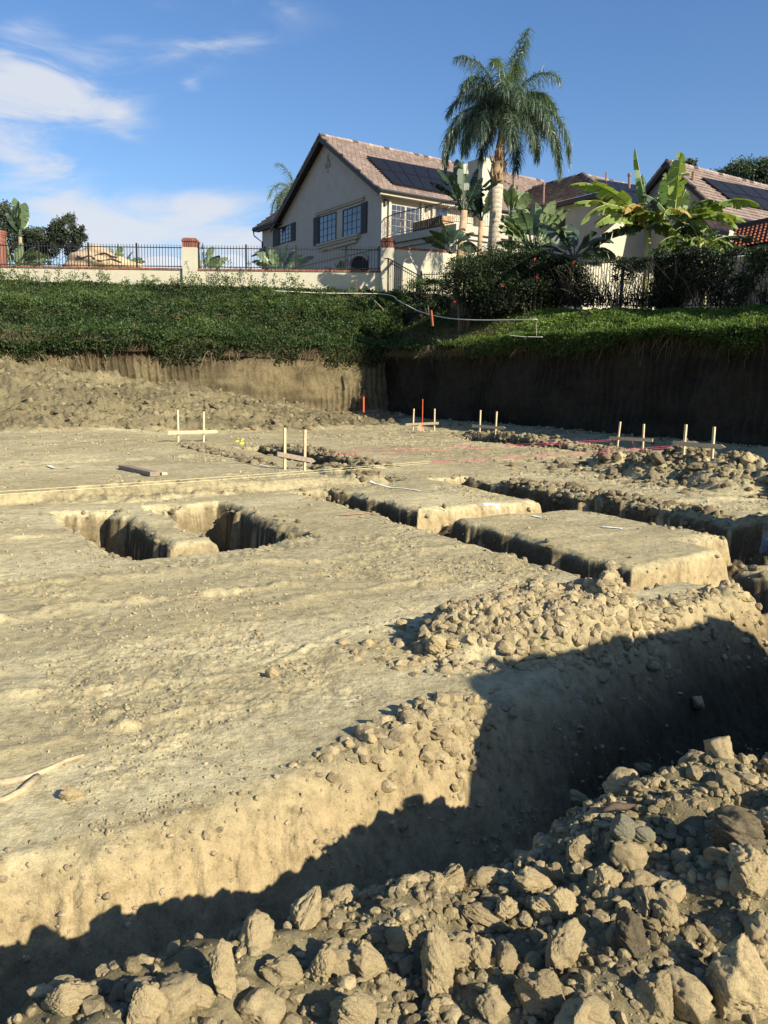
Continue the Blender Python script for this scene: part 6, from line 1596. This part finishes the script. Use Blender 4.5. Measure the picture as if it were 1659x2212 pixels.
# --- house 2 (hip roof) and house 3 (gable), both square to the lot
def hip_house():
    cA, cB = 34.9, -32.3; zE = on_a(1262, 425, cA)[1]; ov = .5
    T = thing('hipped_house', 'pale two storey house with a hip roof between the palm and the bananas', 'house', tuple(W(cA+4, cB-5, 6)))
    m_ = MB(); m_.lot(cA, cA+12, cB-11, cB, 3.6, zE); m_.build('wall', M['stucco2'], T)
    pk = on_plane(1257, 378, W(cA+4, 0, 0), W(1, 0, 0)); pkb = pk[0]*UX+pk[1]*UY; zP = pk[2]
    e = zE-.05; A_ = cA-ov; B_ = cB+ov; top = W(cA+4, pkb, zP); zP2 = zP
    m_ = MB(); back = cB-13
    roof_plane(m_, W(A_, back, e), W(A_, B_, e), top, W(cA+4, back+3, zP))
    roof_plane(m_, W(A_, B_, e), W(cA+13, B_, e), W(cA+10, pkb, zP), top)
    roof_plane(m_, W(cA+13, B_, e), W(cA+13, back, e), W(cA+10, pkb, zP), W(cA+10, pkb, zP))
    cap_line(m_, W(A_, B_, e+.04), top+[0, 0, .04], .16); cap_line(m_, top+[0, 0, .03], W(cA+10, pkb, zP+.03), .11); cap_line(m_, top+[0, 0, .03], W(cA+4, back+3, zP+.03), .11)
    m_.build('roof', M['roofdark'], T)
    m_ = MB(); m_.lot(A_+.02, A_+.07, back, B_, e-.28, e-.03); m_.lot(A_+.07, cA+13, B_-.06, B_, e-.28, e-.03); m_.lot(A_+.07, cA-.002, back, B_-.07, e-.20, e-.15); m_.lot(cA-.001, cA+13, cB+.002, B_-.061, e-.20, e-.15); m_.build('fascia', M['iron'], T)
    N0 = np.cross(W(1, 0, 0), W(0, B_, e)-W(0, pkb, zP)); N0 = N0/np.linalg.norm(N0); N0 = N0 if N0[2] > 0 else -N0
    solar(T, [(1272, 384), (1390, 401), (1410, 447), (1330, 428)], top+N0*.14, N0, 5, 2, ())
    window_on_a(T, cA, 1180, 1206, 462, 460, 500, 500, 2, 3)
    b0 = on_a(1207, 460, cA)[0]; b1 = on_a(1222, 455, cA)[0]; z0 = on_a(1210, 503, cA)[1]; z1 = on_a(1210, 457, cA)[1]; shutter_on_a(T, cA, b0, b1, z0, z1)
    m_ = MB(); h0 = on_a(1178, 456, cA); h1 = on_a(1206, 452, cA); m_.lot(cA-.1, cA-.002, h0[0], h1[0], h0[1]-.05, h0[1]+.15); m_.build('window_header', M['trim'], T)
    for (x, y0, y1, r_) in [(1175, 417, 396, .06), (1310, 392, 372, .05), (1360, 402, 376, .08)]:
        p = at(x, y0, 49.5 if x < 1300 else 50.5); q = at(x, y1, p[1]); m_ = MB(); m_.tube([tuple(p-[0, 0, .8]), tuple(q)], r_, 8)
        if r_ > .055: m_.tube([tuple(q-[0, 0, .12]), tuple(q+[0, 0, .02])], r_*1.5, 8)
        m_.build('vent_pipe', M['rust2'], T)
M['rust2'] = simple('weathered_copper_pipe', (.22, .13, .10), .6, .2)
def gable_house():
    P0 = at(1556, 470, 44.0); gA, sB = AB(P0[0], P0[1]); zE = at(1572, 455, 44.0)[2]; apex = on_a(1440, 352, gA-.4); bR, zR = apex; span = sB-bR; bL = bR-span
    T = thing('gabled_house', 'second gabled house with solar panels at the right edge of the picture', 'house', tuple(W(gA+4, bR, 6)))
    m_ = MB(); m_.add([W(gA, sB, 3.6), W(gA, sB, zE), W(gA, bR, zR-.15), W(gA, bL, zE), W(gA, bL, 3.6), W(gA+.3, sB, 3.6), W(gA+.3, sB, zE), W(gA+.3, bR, zR-.15), W(gA+.3, bL, zE), W(gA+.3, bL, 3.6)], [(0, 1, 2, 3, 4), (9, 8, 7, 6, 5), (0, 5, 6, 1), (4, 3, 8, 9)])
    m_.build('wall', M['stucco'], T)
    m_ = MB(); m_.lot(gA+.3, gA+16, sB-.3, sB-.002, 3.6, zE-.02); m_.build('wall', M['stucco2'], T)
    sl = (zR-zE)/span; ov = .5; go = gA-.45; e = zE-ov*sl+.08; zr = zR+.08
    m_ = MB(); roof_plane(m_, W(go, sB+ov, e), W(gA+16, sB+ov, e), W(gA+16, bR, zr), W(go, bR, zr)); roof_plane(m_, W(go, bL-ov, e), W(gA+16, bL-ov, e), W(gA+16, bR, zr), W(go, bR, zr))
    cap_line(m_, W(go, bR, zr+.03), W(gA+16, bR, zr+.03)); cap_line(m_, W(go+.02, sB+ov, e+.03), W(go+.02, bR, zr+.03), .08); cap_line(m_, W(go+.02, bL-ov, e+.03), W(go+.02, bR, zr+.03), .08)
    m_.build('roof', M['roof'], T)
    m_ = MB()
    for e_ in (sB+ov, bL-ov):
        m_.hexa([W(go, e_, e-.34), W(go+.06, e_, e-.34), W(go+.06, bR, zr-.34), W(go, bR, zr-.34), W(go, e_, e-.02), W(go+.06, e_, e-.02), W(go+.06, bR, zr-.02), W(go, bR, zr-.02)])
        m_.add([W(go+.06, e_, e-.05), W(gA, e_, e-.05), W(gA, bR, zr-.06), W(go+.06, bR, zr-.06)], [(0, 1, 2, 3)])
    m_.build('rake_trim', M['brown'], T)
    m_ = MB(); m_.lot(go, gA+16, sB+ov-.03, sB+ov, e-.24, e-.03); m_.tube([W(go, sB+ov+.08, e-.05), W(gA+16, sB+ov+.08, e-.05)], .085, 8); m_.build('fascia', M['iron'], T)
    N0 = np.cross(W(1, 0, 0), W(0, sB+ov, e)-W(0, bR, zr)); N0 = N0/np.linalg.norm(N0); N0 = N0 if N0[2] > 0 else -N0
    solar(T, [(1515, 382), (1740, 425), (1790, 478), (1592, 440)], W(go, bR, zr)+N0*.15, N0, 7, 2)
    for (x, y, h) in [(1496, 393, 20), (1558, 452, 16)]:
        p = on_plane(x, y, W(go, bR, zr), N0); m_ = MB(); m_.tube([tuple(p-[0, 0, .2]), tuple(p+[0, 0, px(h, p[1])])], .08, 8); m_.build('vent_pipe', M['rust2'], T)
    # low lean-to roof in front of the gable
    m_ = MB(); A0 = at(1405, 470, 42.5); A1 = at(1575, 500, 40.5); 
    roof_plane(m_, A0, A1, A1+np.array([.8, 1.6, .7]), A0+np.array([.8, 1.6, .7])); m_.build('lean_to_roof', M['roof'], T)
    m_ = MB(); m_.bar(A0-[0, 0, .12], A1-[0, 0, .12], .1, .2); m_.build('fascia', M['iron'], T)
def pavilion():
    Y0 = 30.5; c0 = at(1574, 541, Y0); c1 = at(1640, 532, Y0-1.2); T = thing('tiled_pavilion', 'low garden building with an orange barrel tile roof at the right edge', 'building', (c1[0], c1[1]+1, 4.6))
    eL = c0; eR = c0+(c1-c0)*3.2; eR[2] = c0[2]+.02; eL[2] = c0[2]; up = np.array([.8, 1.5, .98])
    m_ = MB(); e = (eR-eL); L = np.linalg.norm(e); e = e/L; n_ = int(L/.19); H_ = np.linalg.norm(up); rows = 7
    for i in range(n_):
        for j in range(rows):
            p = eL+e*(i+.5)*.19+up*(j/rows); q = eL+e*(i+.5)*.19+up*((j+1.12)/rows); pts = []
            nn = np.cross(e, up); nn = nn/np.linalg.norm(nn); nn = nn if nn[2] > 0 else -nn
            V_ = []
            for base_, lift in ((p, .03), (q, .0)):
                for k in np.linspace(0, math.pi, 6): V_.append(base_+e*math.cos(k)*.085+nn*(math.sin(k)*.085+lift))
            m_.add(V_, [(k, k+1, k+7, k+6) for k in range(5)])
    m_.build('roof', M['redtile'], T, True)
    m_ = MB(); m_.add([eL, eR, eR+up*1.1, eL+up*1.1], [(0, 1, 2, 3)]); m_.build('roof_deck', M['brown'], T)
    m_ = MB(); m_.bar(eL-[0, 0, .12], eR-[0, 0, .12], .12, .24); m_.bar(eL+up*1.12-[0, 0, .0], eR+up*1.12-[0, 0, .0], .3, .25); m_.build('fascia', M['shingle'], T)
    back = np.array([.5, .9, 0]); A_ = eL+back+[0.4, 0, 0]; B_ = eR+back
    m_ = MB(); m_.add([(A_[0], A_[1], 4), (B_[0], B_[1], 4), (B_[0], B_[1], eL[2]-.05), (A_[0], A_[1], eL[2]-.05), (A_[0]+.3, A_[1]+3, 4), (A_[0]+.3, A_[1]+3, eL[2]+.4)], [(0, 1, 2, 3), (0, 3, 5, 4)]); m_.build('wall', M['stucco'], T)
M['redtile'] = simple('orange_barrel_tile', (.36, .12, .06), .8, .3, 7, .3, 30, .01)
M['shingle'] = simple('dark_flat_tile', (.07, .055, .05), .9, .3, 10)
hip_house(); gable_house(); pavilion()
# ------------------------------------------------------------------ worker at the right edge
def skin_mesh(name, pts, edges, radii, mat, parent, sub=2, root=0, disp=0):
    me = bpy.data.meshes.new(name); off = Vector(parent.location)
    me.from_pydata([tuple(Vector(p)-off) for p in pts], edges, []); me.materials.append(mat); o = bpy.data.objects.new(name, me); link(o, parent)
    md = o.modifiers.new('skin', 'SKIN'); md.use_smooth_shade = True
    for i, r in enumerate(radii):
        s = me.skin_vertices[0].data[i]; s.radius = (r, r) if isinstance(r, (int, float)) else r; s.use_root = (i == root)
    ss_ = o.modifiers.new('smooth', 'SUBSURF'); ss_.levels = sub; ss_.render_levels = sub
    if disp:
        tx = bpy.data.textures.new(name+'_folds', 'CLOUDS'); tx.noise_scale = .09; dm = o.modifiers.new('folds', 'DISPLACE'); dm.texture = tx; dm.strength = disp; dm.mid_level = .5
    return o
def person():
    fL = pick(1652, 1186); Yd = fL[1]+.05; e = px(1, Yd)      # metres per pixel there
    fL = np.array([at(1652, 1190, Yd)[0], Yd, fL[2]-.22])
    T = thing('person', 'worker in baggy grey jeans, one leg showing at the right edge', 'person', tuple(fL))
    o = lambda dx, dy, dz: fL+np.array([dx, dy, dz])
    ankL = o(0, 0, .09); kneeL = o(.10, -.03, .50); hipL = o(.27, .08, .90); pel = o(.37, .10, .94); hipR = o(.47, .12, .90); kneeR = o(.58, .20, .50); ankR = o(.62, .30, .12)
    sp = o(.38, .09, 1.15); ch = o(.40, .06, 1.34); nk = o(.41, .04, 1.47); hd = o(.41, .01, 1.56)
    shL = o(.22, .04, 1.40); elL = o(.16, -.10, 1.14); wrL = o(.27, -.30, 1.02); shR = o(.60, .06, 1.40); elR = o(.68, -.06, 1.14); wrR = o(.56, -.26, 1.02)
    P = [pel, sp, ch, nk, hd, shL, elL, wrL, shR, elR, wrR, hipL, kneeL, ankL, hipR, kneeR, ankR]
    E_ = [(0, 1), (1, 2), (2, 3), (3, 4), (2, 5), (5, 6), (6, 7), (2, 8), (8, 9), (9, 10), (0, 11), (11, 12), (12, 13), (0, 14), (14, 15), (15, 16)]
    R_ = [.13, .12, .14, .06, .055, .065, .045, .03, .065, .045, .03, .09, .058, .042, .09, .058, .042]
    body = skin_mesh('body', P, E_, R_, M['skin'], T)
    # head
    v, f = ico(4); q = v*np.array([.078, .098, .118]); fwd = -v[:, 1]
    q[:, 1] -= .022*np.exp(-((v[:, 0]/.13)**2+((v[:, 2]+.02)/.16)**2))*(fwd > 0)+.006*np.exp(-((v[:, 0]/.3)**2+((v[:, 2]+.5)/.1)**2))*(fwd > 0)
    for sx in (-.35, .35): q[:, 1] += .012*np.exp(-(((v[:, 0]-sx)/.14)**2+((v[:, 2]-.12)/.1)**2))*(fwd > 0)
    q[:, 0] *= 1-.18*ss(-v[:, 2], .2, 1)
    hc = hd+np.array([0, -.02, .10]); mesh_np('head', q+hc, f, M['skin'], True, parent=T)
    hv = v[:, 2] > -.1; qq = q*np.array([1.06, 1.05, 1.06]); qq[:, 1] += .012
    fm_ = np.array([k for k in f if all((v[j, 2] > .42) or (v[j, 1] > .15 and v[j, 2] > -.45) for j in k)]); mesh_np('hair', qq+hc, fm_, M['hair'], True, parent=T)
    for sx in (-1, 1):
        m_ = MB(); c = hc+np.array([sx*.080, .008, -.005]); m_.tube([c+[0, 0, -.028], c+[sx*.012, .008, 0], c+[0, .004, .030]], [.008, .013, .009], 6); m_.build('ear', M['skin'], T, True)
        v3, f3 = ico(2); mesh_np('eye', v3*.011+hc+np.array([sx*.028, -.082, .013]), f3, M['white'], True, parent=T)
    # clothes
    skin_mesh('jeans', [pel+[0, 0, .05], pel, hipL, (hipL+kneeL)/2, kneeL, (kneeL+ankL)/2+[-.02, 0, 0], ankL+[-.01, 0, -.02], hipR, (hipR+kneeR)/2, kneeR, (kneeR+ankR)/2, ankR+[0, 0, -.02]],
              [(0, 1), (1, 2), (2, 3), (3, 4), (4, 5), (5, 6), (1, 7), (7, 8), (8, 9), (9, 10), (10, 11)], [.155, .155, .115, .105, .088, .088, .098, .115, .105, .088, .085, .09], M['denim'], T, 3, 1, .035)
    skin_mesh('shirt', [pel+[0, 0, .04], sp, ch, nk-[0, 0, .04], shL, elL, shR, elR], [(0, 1), (1, 2), (2, 3), (2, 4), (4, 5), (2, 6), (6, 7)], [.165, .15, .165, .075, .085, .065, .085, .065], M['shirt'], T, 2, 1, .02)
    for a_, k in ((ankL, 'boot'), (ankR, 'boot')):
        skin_mesh('boot', [a_+[0, 0, .03], a_+[0, .03, -.05], a_+[-.03, -.10, -.055], a_+[-.04, -.19, -.06]], [(0, 1), (1, 2), (2, 3)], [.052, .05, .045, .035], M['boot'], T, 2, 0)
    for w, s in ((wrL, 1), (wrR, -1)):
        pts = [w, w+np.array([s*.01, -.05, -.02])]; ed = [(0, 1)]; rd = [.028, .036]; 
        hb = skin_mesh('palm_of_hand', pts+[w+np.array([s*.02, -.085, -.035])], [(0, 1), (1, 2)], [.024, .032, .030], M['skin'], T, 2)
        for i, ln in enumerate((.062, .072, .068, .052)):
            b = w+np.array([s*.02+(i-1.5)*.019, -.095, -.035]); skin_mesh('finger', [b, b+[0, -ln*.5, -.012], b+[0, -ln*.8, -.035], b+[0, -ln*.75, -.055]], [(0, 1), (1, 2), (2, 3)], [.0095, .0088, .008, .0065], M['skin'], T, 2)
        b = w+np.array([s*.035, -.05, -.015]); skin_mesh('thumb', [b, b+[s*.02, -.025, -.01], b+[s*.018, -.055, -.022]], [(0, 1), (1, 2)], [.011, .010, .008], M['skin'], T, 2)
person()
